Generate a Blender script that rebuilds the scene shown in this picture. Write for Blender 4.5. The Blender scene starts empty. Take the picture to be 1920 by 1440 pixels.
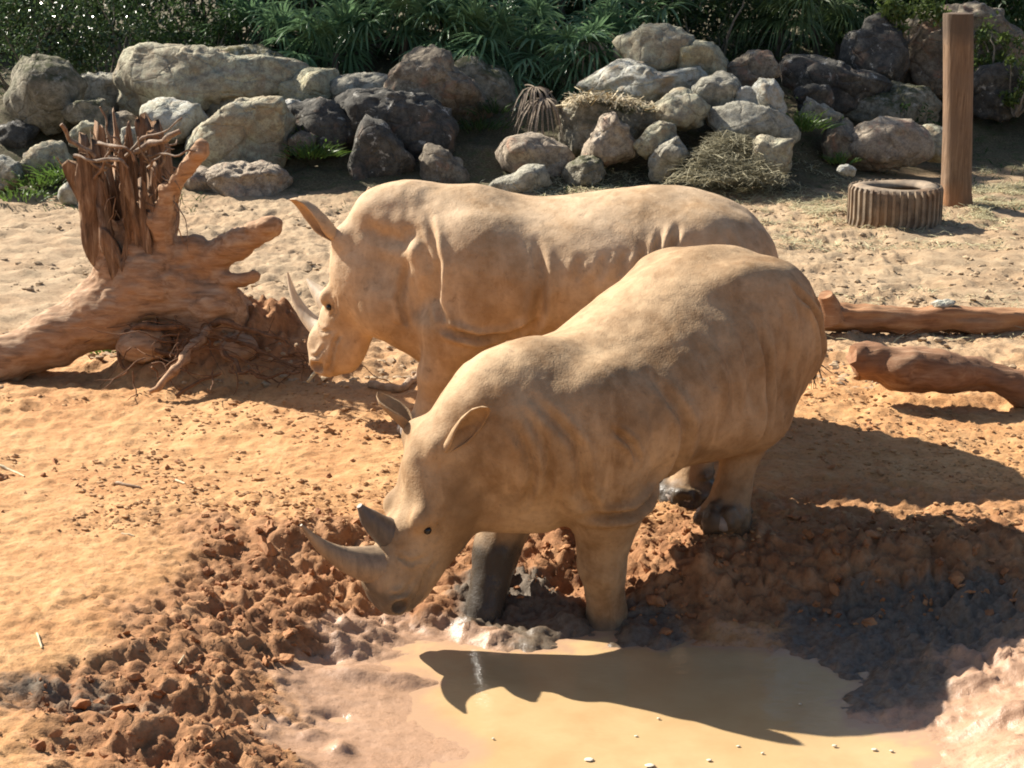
import bpy, math, random
import numpy as np
from mathutils import Vector, Matrix

# ------------------------------------------------------------------ camera, sky, sun, exposure
scene = bpy.context.scene
COL = scene.collection
CAM_H, PITCH, FPX = 3.33, math.radians(14.66), 3214.0
cam_data = bpy.data.cameras.new('camera')
cam_data.sensor_width = 36.0
cam_data.lens = FPX / 1920.0 * 36.0
cam_data.clip_start = 0.1
cam_data.clip_end = 600.0
cam = bpy.data.objects.new('camera', cam_data)
COL.objects.link(cam)
cam.location = (0, 0, CAM_H)
cam.rotation_euler = (math.pi / 2 - PITCH, 0, 0)
scene.camera = cam

SUN = Vector((-1.08, 0.70, 1.0)).normalized()
sun_el = math.asin(SUN.z)
sun_az = math.atan2(SUN.x, SUN.y)
world = bpy.data.worlds.new('World')
scene.world = world
world.use_nodes = True
wn = world.node_tree.nodes
wl = world.node_tree.links
sky_n = wn.new('ShaderNodeTexSky')
sky_n.sky_type = 'NISHITA'
sky_n.sun_disc = False
sky_n.sun_elevation = sun_el
sky_n.sun_rotation = sun_az
sky_n.air_density = 1.0
sky_n.dust_density = 1.5
bg = wn['Background']
bg.inputs['Strength'].default_value = 0.056
wl.new(sky_n.outputs[0], bg.inputs['Color'])

sun_d = bpy.data.lights.new('sun', 'SUN')
sun_d.energy = 5.0
sun_d.angle = math.radians(0.53)
sun_d.color = (1.0, 0.93, 0.82)
sun_o = bpy.data.objects.new('sun', sun_d)
COL.objects.link(sun_o)
sun_o.rotation_euler = (-SUN).to_track_quat('-Z', 'Y').to_euler()
sun_o.location = (-20, 15, 25)

scene.view_settings.view_transform = 'Standard'
scene.view_settings.look = 'None'
scene.view_settings.gamma = 1.0
scene.view_settings.exposure = 1.28
scene.view_settings.use_curve_mapping = False
scene.render.engine = 'CYCLES'
scene.cycles.filter_width = 1.9
scene.cycles.max_bounces = 6
scene.cycles.diffuse_bounces = 3
scene.cycles.glossy_bounces = 2
scene.cycles.transmission_bounces = 2
scene.cycles.caustics_reflective = False
scene.cycles.caustics_refractive = False

# ------------------------------------------------------------------ helpers
rng = np.random.default_rng(7)
random.seed(7)
CP, SP = math.cos(PITCH), math.sin(PITCH)

def ray(px, py):
    u, v = (px - 960.0) / FPX, (py - 720.0) / FPX
    return np.array([u, CP - v * SP, -SP - v * CP])

def at(px, py, z=0.0):
    """the place on the level z that the photograph shows at this spot"""
    d = ray(px, py)
    t = (z - CAM_H) / d[2]
    return np.array([d[0] * t, d[1] * t, z])

def atY(px, py, Y):
    d = ray(px, py)
    t = Y / d[1]
    return np.array([d[0] * t, Y, CAM_H + d[2] * t])

def _h(ix, iy, iz, s):
    n = (ix.astype(np.int64) * 374761393 + iy.astype(np.int64) * 668265263
         + iz.astype(np.int64) * 1274126177 + s * 974711) & 0xffffffff
    n = ((n ^ (n >> 13)) * 1274126177) & 0xffffffff
    n = n ^ (n >> 16)
    return (n & 0xffff).astype(np.float32) / 32767.5 - 1.0

def noise(P, seed=0):
    P = np.asarray(P, dtype=np.float32)
    f = np.floor(P)
    t = P - f
    i = f.astype(np.int64)
    t = t * t * t * (t * (t * 6 - 15) + 10)
    r = 0
    for a in (0, 1):
        wx = t[:, 0] if a else 1 - t[:, 0]
        for b in (0, 1):
            wy = t[:, 1] if b else 1 - t[:, 1]
            for c in (0, 1):
                wz = t[:, 2] if c else 1 - t[:, 2]
                r = r + wx * wy * wz * _h(i[:, 0] + a, i[:, 1] + b, i[:, 2] + c, seed)
    return r

def fbm(P, octaves=4, seed=0, gain=0.5, lac=2.03):
    P = np.asarray(P, dtype=np.float32)
    r, a = 0, 1.0
    for o in range(octaves):
        r = r + a * noise(P * (lac ** o), seed + o * 17)
        a *= gain
    return r

def sstep(a, b, x):
    t = np.clip((x - a) / (b - a), 0, 1)
    return t * t * (3 - 2 * t)

def mesh_np(name, V, F, smooth=True):
    """V (n,3), F: (m,3) or (m,4) int array or list of such arrays"""
    me = bpy.data.meshes.new(name)
    Fs = F if isinstance(F, list) else [F]
    Fs = [np.asarray(f, dtype=np.int32) for f in Fs if len(f)]
    V = np.asarray(V, dtype=np.float32)
    me.vertices.add(len(V))
    me.vertices.foreach_set('co', V.ravel())
    nl = sum(f.size for f in Fs)
    npoly = sum(len(f) for f in Fs)
    me.loops.add(nl)
    me.loops.foreach_set('vertex_index', np.concatenate([f.ravel() for f in Fs]))
    me.polygons.add(npoly)
    tot = np.concatenate([np.full(len(f), f.shape[1], np.int32) for f in Fs])
    st = np.concatenate([[0], np.cumsum(tot)[:-1]]).astype(np.int32)
    me.polygons.foreach_set('loop_start', st)
    me.update(calc_edges=True)
    me.validate()
    me.polygons.foreach_set('use_smooth', np.full(len(me.polygons), bool(smooth)))
    return me

def attr(me, name, vals):
    a = me.attributes.new(name, 'FLOAT', 'POINT')
    a.data.foreach_set('value', np.asarray(vals, dtype=np.float32))

def obj(name, me, mat=None, parent=None, label=None, cat=None, group=None, kind=None, loc=None):
    o = bpy.data.objects.new(name, me)
    COL.objects.link(o)
    if mat is not None and me is not None and not len(me.materials):
        me.materials.append(mat)
    if parent is not None:
        o.parent = parent
    if loc is not None:
        o.location = loc
    tag(o, label, cat, group, kind)
    return o

def tag(o, label=None, cat=None, group=None, kind=None):
    if label: o['label'] = label
    if cat: o['category'] = cat
    if group: o['group'] = group
    if kind: o['kind'] = kind
    return o

def empty(name, loc, label, cat, group=None):
    o = bpy.data.objects.new(name, None)
    o.empty_display_size = 0.1
    COL.objects.link(o)
    o.location = loc
    return tag(o, label, cat, group)

class MB:
    """collects vertices and faces of one mesh"""
    def __init__(self):
        self.v, self.f3, self.f4, self.n = [], [], [], 0
    def add(self, V, F):
        V = np.asarray(V, dtype=np.float64)
        F = np.asarray(F, dtype=np.int64)
        self.v.append(V)
        (self.f3 if F.shape[1] == 3 else self.f4).append(F + self.n)
        self.n += len(V)
    def tube(self, pts, rad, seg=8, cap=True, jitter=0.0, seed=0, flat=1.0):
        pts = np.asarray(pts, dtype=float)
        n = len(pts)
        rad = np.asarray(rad, dtype=float)
        T = np.gradient(pts, axis=0)
        T /= np.linalg.norm(T, axis=1)[:, None] + 1e-9
        up = np.array([0, 0, 1.0]) if abs(T[0][2]) < 0.9 else np.array([1.0, 0, 0])
        V = []
        for i in range(n):
            a = np.cross(T[i], up); a /= np.linalg.norm(a) + 1e-9
            b = np.cross(a, T[i])
            up = b
            th = np.linspace(0, 2 * math.pi, seg, endpoint=False)
            V.append(pts[i] + rad[i] * (np.cos(th)[:, None] * a + flat * np.sin(th)[:, None] * b))
        V = np.concatenate(V)
        if jitter:
            V = V + jitter * np.repeat(rad, seg)[:, None] * np.stack(
                [noise(V * 9, seed + k) for k in range(3)], 1)
        F = []
        for i in range(n - 1):
            for j in range(seg):
                k = (j + 1) % seg
                F.append((i * seg + j, i * seg + k, (i + 1) * seg + k, (i + 1) * seg + j))
        self.add(V, F)
        if cap:
            for e, i in ((0, 0), (1, n - 1)):
                c = np.concatenate([V[i * seg:(i + 1) * seg], [pts[i]]])
                G = [(seg, (j + 1) % seg, j) if e == 0 else (seg, j, (j + 1) % seg) for j in range(seg)]
                self.add(c, G)
    def mesh(self, name, smooth=True):
        Fs = []
        if self.f3: Fs.append(np.concatenate(self.f3))
        if self.f4: Fs.append(np.concatenate(self.f4))
        return mesh_np(name, np.concatenate(self.v), Fs, smooth)

def catmull(P, n):
    P = np.asarray(P, dtype=float)
    Q = np.concatenate([[2 * P[0] - P[1]], P, [2 * P[-1] - P[-2]]])
    out = []
    m = len(P) - 1
    for s in np.linspace(0, m, n):
        i = min(int(s), m - 1)
        t = s - i
        a, b, c, d = Q[i], Q[i + 1], Q[i + 2], Q[i + 3]
        out.append(0.5 * ((2 * b) + (c - a) * t + (2 * a - 5 * b + 4 * c - d) * t * t + (3 * b - a - 3 * c + d) * t ** 3))
    return np.array(out)

# ---- solid shapes blended together (distance field -> one continuous skin)
class Field:
    def __init__(self, lo, hi, h):
        self.lo, self.h = np.array(lo, float), h
        self.n = np.ceil((np.array(hi) - np.array(lo)) / h).astype(int) + 1
        self.D = np.full(self.n, 1.0, np.float32)
        self.ax = [self.lo[i] + h * np.arange(self.n[i]) for i in range(3)]
    def _box(self, lo, hi):
        a = np.clip(np.floor((np.array(lo) - self.lo) / self.h).astype(int), 0, self.n - 1)
        b = np.clip(np.ceil((np.array(hi) - self.lo) / self.h).astype(int) + 1, 1, self.n)
        s = tuple(slice(a[i], b[i]) for i in range(3))
        G = np.meshgrid(*[self.ax[i][s[i]].astype(np.float32) for i in range(3)], indexing='ij')
        return s, G
    def blend(self, s, d, k):
        A = self.D[s]
        h = np.clip(0.5 + 0.5 * (A - d) / k, 0, 1)
        self.D[s] = A + (d - A) * h - k * h * (1 - h)
    def carve(self, c, r, k=0.02):
        c = np.array(c)
        R = np.array(r) if np.ndim(r) else np.full(3, r)
        s, (X, Y, Z) = self._box(c - R - 2 * k - .05, c + R + 2 * k + .05)
        q = np.sqrt(((X - c[0]) / R[0]) ** 2 + ((Y - c[1]) / R[1]) ** 2 + ((Z - c[2]) / R[2]) ** 2)
        d = -(q - 1) * R.min()
        A = self.D[s]
        h = np.clip(0.5 + 0.5 * (d - A) / k, 0, 1)
        self.D[s] = A + (d - A) * h + k * h * (1 - h)
    def chain(self, pts, rad, k=0.08, sy=1.0):
        """tapered limb through pts; sy < 1 flattens it sideways (y)"""
        pts = np.asarray(pts, float)
        for i in range(len(pts) - 1):
            a, b, ra, rb = pts[i].copy(), pts[i + 1].copy(), rad[i], rad[i + 1]
            R = max(ra, rb) + k + .04
            s, (X, Y, Z) = self._box(np.minimum(a, b) - R, np.maximum(a, b) + R)
            cy = 0.5 * (a[1] + b[1])
            Yq = (Y - cy) / sy
            a[1] = (a[1] - cy) / sy; b[1] = (b[1] - cy) / sy
            ab = b - a
            t = ((X - a[0]) * ab[0] + (Yq - a[1]) * ab[1] + (Z - a[2]) * ab[2]) / (ab @ ab + 1e-9)
            t = np.clip(t, 0, 1)
            d = np.sqrt((X - a[0] - t * ab[0]) ** 2 + (Yq - a[1] - t * ab[1]) ** 2 + (Z - a[2] - t * ab[2]) ** 2)
            d = (d - (ra + (rb - ra) * t)) * min(1.0, sy ** 0.5)
            self.blend(s, d.astype(np.float32), k)
    def ball(self, c, R, k=0.06, M=None):
        c = np.array(c, float)
        R = np.array(R, float) if np.ndim(R) else np.full(3, float(R))
        m = R.max() + k + .03
        s, (X, Y, Z) = self._box(c - m, c + m)
        q = [X - c[0], Y - c[1], Z - c[2]]
        if M is not None:
            q = [q[0] * M[0, i] + q[1] * M[1, i] + q[2] * M[2, i] for i in range(3)]
        d = (np.sqrt(sum((q[i] / R[i]) ** 2 for i in range(3))) - 1) * R.min()
        self.blend(s, d.astype(np.float32), k)
    def loft(self, O, M, tab, k=0.06, n=2.2, n_up=None):
        """M columns: along, left, up. tab rows: along, half width, up, down"""
        O = np.array(O, float)
        tab = np.array(tab, float)
        t = np.arange(len(tab))
        tt = np.linspace(0, len(tab) - 1, 40 * len(tab))
        sm = catmull(tab, len(tt))
        m = max(np.abs(tab[:, 0]).max(), np.abs(tab[:, 1:]).max()) + k
        cs = []
        for r in tab:
            for v in (-r[1], r[1]):
                for w in (r[2], -r[3]):
                    cs.append(O + M @ np.array([r[0], v, w]))
        cs = np.array(cs)
        s, (X, Y, Z) = self._box(cs.min(0) - k - .05, cs.max(0) + k + .05)
        q = [X - O[0], Y - O[1], Z - O[2]]
        U, V, W = [q[0] * M[0, i] + q[1] * M[1, i] + q[2] * M[2, i] for i in range(3)]
        o = np.argsort(sm[:, 0])
        us = sm[o, 0]
        a = np.interp(U, us, np.maximum(sm[o, 1], .012))
        up = np.interp(U, us, sm[o, 2]); dn = np.interp(U, us, sm[o, 3])
        c = (up - dn) / 2
        b = np.maximum((up + dn) / 2, .012)
        if n_up is not None:
            n = np.where(W > c, n_up, n)
        e = (np.abs(V / a) ** n + np.abs((W - c) / b) ** n) ** (1 / n)
        d = (e - 1) * np.minimum(a, b)
        out = np.maximum(us[0] - U, U - us[-1])
        d = np.where(out > 0, np.sqrt(np.maximum(d, 0) ** 2 + out ** 2), d)
        self.blend(s, d.astype(np.float32), k)
    def skin(self, smooth=2):
        D, h = self.D, self.h
        ins = D < 0
        c = np.zeros(np.array(D.shape) - 1, np.int8)
        for a in (0, 1):
            for b in (0, 1):
                for e in (0, 1):
                    c += ins[a:D.shape[0] - 1 + a, b:D.shape[1] - 1 + b, e:D.shape[2] - 1 + e]
        idx = np.argwhere((c > 0) & (c < 8))
        S = np.zeros((len(idx), 3)); N = np.zeros(len(idx))
        cor = [(a, b, e) for a in (0, 1) for b in (0, 1) for e in (0, 1)]
        for p in cor:
            for ax in range(3):
                if p[ax]: continue
                q = list(p); q[ax] = 1
                i0 = idx + np.array(p); i1 = idx + np.array(q)
                d0 = D[i0[:, 0], i0[:, 1], i0[:, 2]]; d1 = D[i1[:, 0], i1[:, 1], i1[:, 2]]
                m = (d0 < 0) != (d1 < 0)
                t = np.where(m, d0 / np.where(m, d0 - d1, 1), 0)
                pt = np.tile(np.array(p, float), (len(idx), 1)); pt[:, ax] = t
                S[m] += pt[m]; N[m] += 1
        V = self.lo + h * (idx + S / np.maximum(N, 1)[:, None])
        lut = np.full(c.shape, -1, np.int64)
        lut[idx[:, 0], idx[:, 1], idx[:, 2]] = np.arange(len(idx))
        Fs = []
        for ax in range(3):
            b, e = [(1, 2), (2, 0), (0, 1)][ax]
            sl0 = [slice(None)] * 3; sl1 = [slice(None)] * 3
            sl0[ax] = slice(0, -1); sl1[ax] = slice(1, None)
            ch = ins[tuple(sl0)] != ins[tuple(sl1)]
            E = np.argwhere(ch)
            E = E[(E[:, b] > 0) & (E[:, e] > 0) & (E[:, b] < D.shape[b] - 1) & (E[:, e] < D.shape[e] - 1)]
            ob = np.zeros(3, int); ob[b] = 1
            oe = np.zeros(3, int); oe[e] = 1
            g = lambda I: lut[I[:, 0], I[:, 1], I[:, 2]]
            Q = np.stack([g(E - ob - oe), g(E - oe), g(E), g(E - ob)], 1)
            fl = ~ins[E[:, 0], E[:, 1], E[:, 2]]
            Q[fl] = Q[fl][:, ::-1]
            Fs.append(Q)
        F = np.concatenate(Fs)
        F = F[(F >= 0).all(1)]
        for _ in range(smooth):
            A = np.zeros_like(V); cnt = np.zeros(len(V))
            for i in range(4):
                j = (i + 1) % 4
                np.add.at(A, F[:, i], V[F[:, j]]); np.add.at(A, F[:, j], V[F[:, i]])
                np.add.at(cnt, F[:, i], 1); np.add.at(cnt, F[:, j], 1)
            V = 0.5 * V + 0.5 * A / np.maximum(cnt, 1)[:, None]
        return V, F

def normals(V, F):
    n = np.cross(V[F[:, 2]] - V[F[:, 0]], V[F[:, -1]] - V[F[:, 1]])
    N = np.zeros_like(V)
    for i in range(F.shape[1]):
        np.add.at(N, F[:, i], n)
    return N / (np.linalg.norm(N, axis=1)[:, None] + 1e-12)

def dist_poly(A, pts):
    """distance of 2D points A to a polyline, and position along it 0..1"""
    pts = np.asarray(pts, float)
    best = np.full(len(A), 1e9); pos = np.zeros(len(A))
    for i in range(len(pts) - 1):
        a, b = pts[i], pts[i + 1]
        ab = b - a
        t = np.clip(((A - a) @ ab) / (ab @ ab), 0, 1)
        d = np.linalg.norm(A - a - t[:, None] * ab, axis=1)
        m = d < best
        best[m] = d[m]; pos[m] = (i + t[m]) / (len(pts) - 1)
    return best, pos

# ------------------------------------------------------------------ materials
class NT:
    def __init__(self, name):
        self.m = bpy.data.materials.new(name)
        self.m.use_nodes = True
        self.t = self.m.node_tree
        self.b = self.t.nodes['Principled BSDF']
        self.geo = None
    def n(self, typ, **kw):
        x = self.t.nodes.new(typ)
        for k, v in kw.items():
            setattr(x, k, v)
        return x
    def l(self, a, b):
        self.t.links.new(a, b)
    def pos(self, obj_space=False):
        if obj_space:
            return self.n('ShaderNodeTexCoord').outputs['Object']
        if self.geo is None:
            self.geo = self.n('ShaderNodeNewGeometry')
        return self.geo.outputs['Position']
    def noise(self, scale, detail=6, rough=0.6, vec=None, dist=0.0, stretch=None):
        x = self.n('ShaderNodeTexNoise')
        x.inputs['Scale'].default_value = scale
        x.inputs['Detail'].default_value = detail
        x.inputs['Roughness'].default_value = rough
        x.inputs['Distortion'].default_value = dist
        v = vec if vec is not None else self.pos()
        if stretch:
            mp = self.n('ShaderNodeMapping')
            mp.inputs['Scale'].default_value = stretch
            self.l(v, mp.inputs['Vector']); v = mp.outputs[0]
        self.l(v, x.inputs['Vector'])
        return x.outputs['Fac']
    def voro(self, scale, vec=None, feature='F1', out='Distance'):
        x = self.n('ShaderNodeTexVoronoi', feature=feature)
        x.inputs['Scale'].default_value = scale
        self.l(vec if vec is not None else self.pos(), x.inputs['Vector'])
        return x.outputs[out]
    def ramp(self, fac, *stops):
        x = self.n('ShaderNodeValToRGB')
        e = x.color_ramp.elements
        while len(e) < len(stops):
            e.new(0.5)
        for i, (p, c) in enumerate(stops):
            e[i].position = p
            e[i].color = (*c, 1) if np.ndim(c) else (c, c, c, 1)
        self.l(fac, x.inputs['Fac'])
        return x.outputs['Color']
    def mix(self, fac, a, b, mode='MIX'):
        x = self.n('ShaderNodeMix', data_type='RGBA', blend_type=mode)
        for sock, v in ((x.inputs['Factor'], fac), (x.inputs['A'], a), (x.inputs['B'], b)):
            if hasattr(v, 'is_linked'):
                self.l(v, sock)
            elif np.ndim(v):
                sock.default_value = (*v, 1)
            else:
                sock.default_value = v
        return x.outputs['Result']
    def math(self, op, a, b=0.0, clamp=False):
        x = self.n('ShaderNodeMath', operation=op, use_clamp=clamp)
        for i, v in enumerate((a, b)):
            if hasattr(v, 'is_linked'):
                self.l(v, x.inputs[i])
            else:
                x.inputs[i].default_value = v
        return x.outputs[0]
    def attr(self, name):
        return self.n('ShaderNodeAttribute', attribute_name=name).outputs['Fac']
    def bump(self, h, strength=0.5, dist=0.01, prev=None):
        x = self.n('ShaderNodeBump')
        x.inputs['Strength'].default_value = strength
        x.inputs['Distance'].default_value = dist
        self.l(h, x.inputs['Height'])
        if prev is not None:
            self.l(prev, x.inputs['Normal'])
        return x.outputs[0]
    def out(self, color=None, rough=None, normal=None, spec=None):
        for key, v in (('Base Color', color), ('Roughness', rough), ('Normal', normal), ('Specular IOR Level', spec)):
            if v is None: continue
            s = self.b.inputs[key]
            if hasattr(v, 'is_linked'):
                self.l(v, s)
            else:
                s.default_value = (*v, 1) if np.ndim(v) else v
        return self.m

# ------------------------------------------------------------------ ground
WATER_Z = -0.335
# px, py, level, churned 0..1, wet 0..1 : places seen in the photograph, on the level they lie at
GP = [
 # rim of the bank behind the legs and right of them
 (1360, 985, .0, .4, 0), (1280, 1000, -.03, .7, 0), (1300, 935, .0, .2, 0), (1200, 960, .0, .4, 0), (1500, 985, .0, .5, 0), (1700, 960, .0, .5, 0), (1900, 960, .0, .5, 0),
 (1270, 1030, -.06, 1, 0), (1400, 1025, -.04, 1, 0), (1600, 1025, -.03, 1, 0), (1800, 1030, -.02, 1, 0), (1920, 1040, .0, .8, 0), (2050, 1040, .0, .6, 0),
 (1280, 1130, -.31, 1, .1), (1400, 1130, -.30, 1, .1), (1550, 1115, -.25, 1, .1), (1700, 1100, -.20, 1, .3), (1850, 1090, -.10, 1, .2), (1990, 1100, -.04, .7, 0),
 (1250, 1200, -.40, .6, .5), (1400, 1190, -.385, .15, .6), (1500, 1180, -.37, .3, .6), (1550, 1225, -.405, .4, .8), (1650, 1250, -.385, .8, .9), (1750, 1200, -.29, .9, .9), (1850, 1170, -.18, .9, .7), (1920, 1150, -.11, .8, .5),
 # pool bed
 (1000, 1290, -.55, 0, 1), (1300, 1300, -.56, 0, 1), (1100, 1400, -.58, 0, 1), (1500, 1400, -.52, 0, 1), (1300, 1450, -.58, 0, 1), (900, 1290, -.49, 0, 1), (1450, 1300, -.52, 0, 1), (1550, 1300, -.47, .2, 1), (980, 1390, -.50, 0, 1),
 # right hand bank
 (1640, 1365, -.42, .2, .8), (1760, 1388, -.42, .3, .8), (1740, 1440, -.43, .3, .8), (1800, 1320, -.33, .35, .9), (1900, 1280, -.22, .4, .85), (1850, 1420, -.30, .35, .9), (1930, 1400, -.20, .4, .9), (1700, 1325, -.375, .4, .9), (2000, 1290, -.12, .5, .6), (2020, 1430, -.12, .5, .7), (1830, 1240, -.27, .8, .9), (1620, 1310, -.40, .5, 1),
 # left: smooth mud flat beside the water
 (780, 1335, -.425, 0, 1), (775, 1362, -.42, 0, 1), (880, 1408, -.42, 0, 1), (815, 1440, -.425, 0, 1), (700, 1365, -.400, .05, .9), (640, 1330, -.385, .1, .9), (580, 1400, -.375, .1, .8), (700, 1430, -.405, .05, .9), (600, 1265, -.355, .15, .8), (545, 1340, -.33, .4, .6), (700, 1290, -.395, .1, .9), (760, 1260, -.43, .1, 1), (820, 1250, -.44, 0, 1), (740, 1215, -.43, .1, 1), (850, 1215, -.44, .1, 1),
 (450, 1400, -.20, .9, .2), (400, 1300, -.20, 1, .15), (300, 1400, -.12, .9, 0), (200, 1300, -.09, .9, 0), (100, 1400, -.06, .5, 0), (480, 1210, -.21, .9, .35), (500, 1130, -.14, .9, .1), (400, 1090, -.07, .7, 0), (300, 1200, -.05, .6, 0), (560, 1180, -.26, .8, .5),
 (650, 1175, -.31, .7, .7), (690, 1205, -.39, .4, .9), (740, 1165, -.38, .6, .7), (600, 1110, -.20, 1, .2), (560, 1040, -.07, 1, 0), (680, 1115, -.28, 1, .2), (450, 1010, -.0, .6, 0), (300, 1060, .0, .25, 0), (100, 1200, .0, .15, 0), (0, 1400, -.02, .25, 0), (640, 1020, -.06, .9, 0), (540, 970, .0, .3, 0),
 # under the head and between the forelegs
 (950, 1000, -.10, .8, .1), (1000, 1075, -.22, 1, .2), (920, 1140, -.35, .7, .5), (1060, 1150, -.375, .6, .7), (960, 1195, -.415, .5, .9), (1130, 1185, -.415, .4, .9), (1130, 1090, -.27, .9, .3), (1220, 1075, -.20, 1, .1), (1050, 990, -.07, .8, 0), (850, 1110, -.28, .9, .2), (790, 1130, -.31, .9, .4), (900, 950, .0, .3, 0), (700, 955, .0, .3, 0), (1040, 1210, -.43, .4, 1), (1200, 1215, -.435, .3, 1),
 # dry flat round it
 (-150, 900, 0, .05, 0), (150, 900, 0, .05, 0), (400, 900, 0, .05, 0), (700, 880, 0, .05, 0), (1000, 880, 0, .1, 0), (1400, 880, 0, .1, 0), (1800, 880, 0, .1, 0), (2100, 900, 0, .1, 0),
 (-150, 1100, 0, .1, 0), (-200, 1350, 0, .3, 0), (2150, 1100, 0, .4, 0), (2200, 1300, -.03, .5, .1), (150, 1050, 0, .1, 0),
 # nearer than the frame
 (1000, 1640, -.52, 0, 1), (500, 1640, -.25, .6, .3), (1500, 1640, -.48, 0, 1), (2050, 1640, -.08, .6, .3), (0, 1640, -.03, .3, 0), (1000, 1900, -.2, .4, .5), (300, 1900, .0, .2, 0), (1800, 1900, .0, .2, 0),
]
GP = [(p[0], p[1], p[2] * .8, p[3], p[4]) for p in GP]      # the pit is a little shallower than first guessed
_G = np.array([np.concatenate([at(p[0], p[1], p[2])[:2], p[2:]]) for p in GP])

def _tps(C, Z, reg):
    d = np.linalg.norm(C[:, None] - C[None], axis=2)
    K = np.where(d > 0, d * d * np.log(d + 1e-12), 0) + reg * np.eye(len(C))
    n = len(C)
    P = np.concatenate([np.ones((n, 1)), C], 1)
    A = np.block([[K, P], [P.T, np.zeros((3, 3))]])
    return np.linalg.solve(A, np.concatenate([Z, np.zeros(3)]))
_W = _tps(_G[:, :2], _G[:, 2], 0.004)

def pit(XY):
    out = np.zeros(len(XY), np.float64)
    for i in range(0, len(XY), 40000):
        q = XY[i:i + 40000]
        d2 = ((q[:, None, :] - _G[None, :, :2]) ** 2).sum(2)
        out[i:i + 40000] = (0.5 * d2 * np.log(d2 + 1e-12)) @ _W[:-3] + _W[-3] + q @ _W[-2:]
    return out

def soft(XY, col, r=0.22):
    out = np.zeros(len(XY), np.float64)
    for i in range(0, len(XY), 40000):
        q = XY[i:i + 40000]
        d2 = ((q[:, None, :] - _G[None, :, :2]) ** 2).sum(2)
        w = 1 / (d2 + r * r) ** 2.2
        out[i:i + 40000] = (w @ _G[:, col]) / w.sum(1)
    return out

# hollows and ridges with a place of their own: px, py, level, half sizes along x and y, height
BUMPS = [(1190, 1195, -.41, .09, .05, .07), (1075, 1180, -.41, .08, .04, .06), (1235, 1215, -.42, .06, .04, .05), (880, 1185, -.40, .06, .05, .07), (1010, 1190, -.40, .06, .03, .05), (1150, 1215, -.43, .12, .03, .045), (470, 1065, -.05, .22, .12, -.09), (560, 1000, -.02, .30, .07, .05), (250, 1315, -.1, .42, .07, -.10), (300, 1360, -.1, .45, .05, .05),
         (240, 1405, -.1, .30, .06, -.08), (600, 1215, -.3, .22, .06, -.05), (660, 1195, -.3, .22, .045, .05), (1060, 1085, -.25, .10, .06, -.10), (1085, 1065, -.24, .14, .05, .04),
         (980, 1130, -.32, .15, .05, .03), (740, 1275, -.40, .22, .035, .05), (660, 1262, -.38, .10, .05, .035), (630, 1340, -.38, .06, .03, -.045), (640, 1405, -.38, .05, .04, .05), (585, 1380, -.38, .07, .04, .03),
         (700, 1180, -.34, .2, .04, .05), (800, 1150, -.31, .2, .05, .03), (1300, 1095, -.22, .12, .05, .05), (1500, 1100, -.22, .25, .06, .05), (1640, 1200, -.34, .2, .06, .05), (1800, 1270, -.25, .3, .05, .05), (1880, 1340, -.25, .2, .04, .06),
         (1000, 1215, -.42, .14, .045, .045), (1070, 1225, -.42, .08, .03, .025), (920, 1205, -.42, .07, .04, .05), (100, 1320, -.04, .3, .04, -.05), (430, 1150, -.12, .2, .06, -.05), (520, 1165, -.2, .25, .05, .04)]

def embank(X, Y):
    sh = 2.3 * sstep(3.6, 6.0, X)
    y = Y - sh
    z = np.interp(y, [22.0, 22.8, 23.5, 24.0, 25.0, 26.0, 28.0, 32, 60], [0, .10, .24, .46, .78, .93, 1.15, 1.5, 2.4])
    return z

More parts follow.
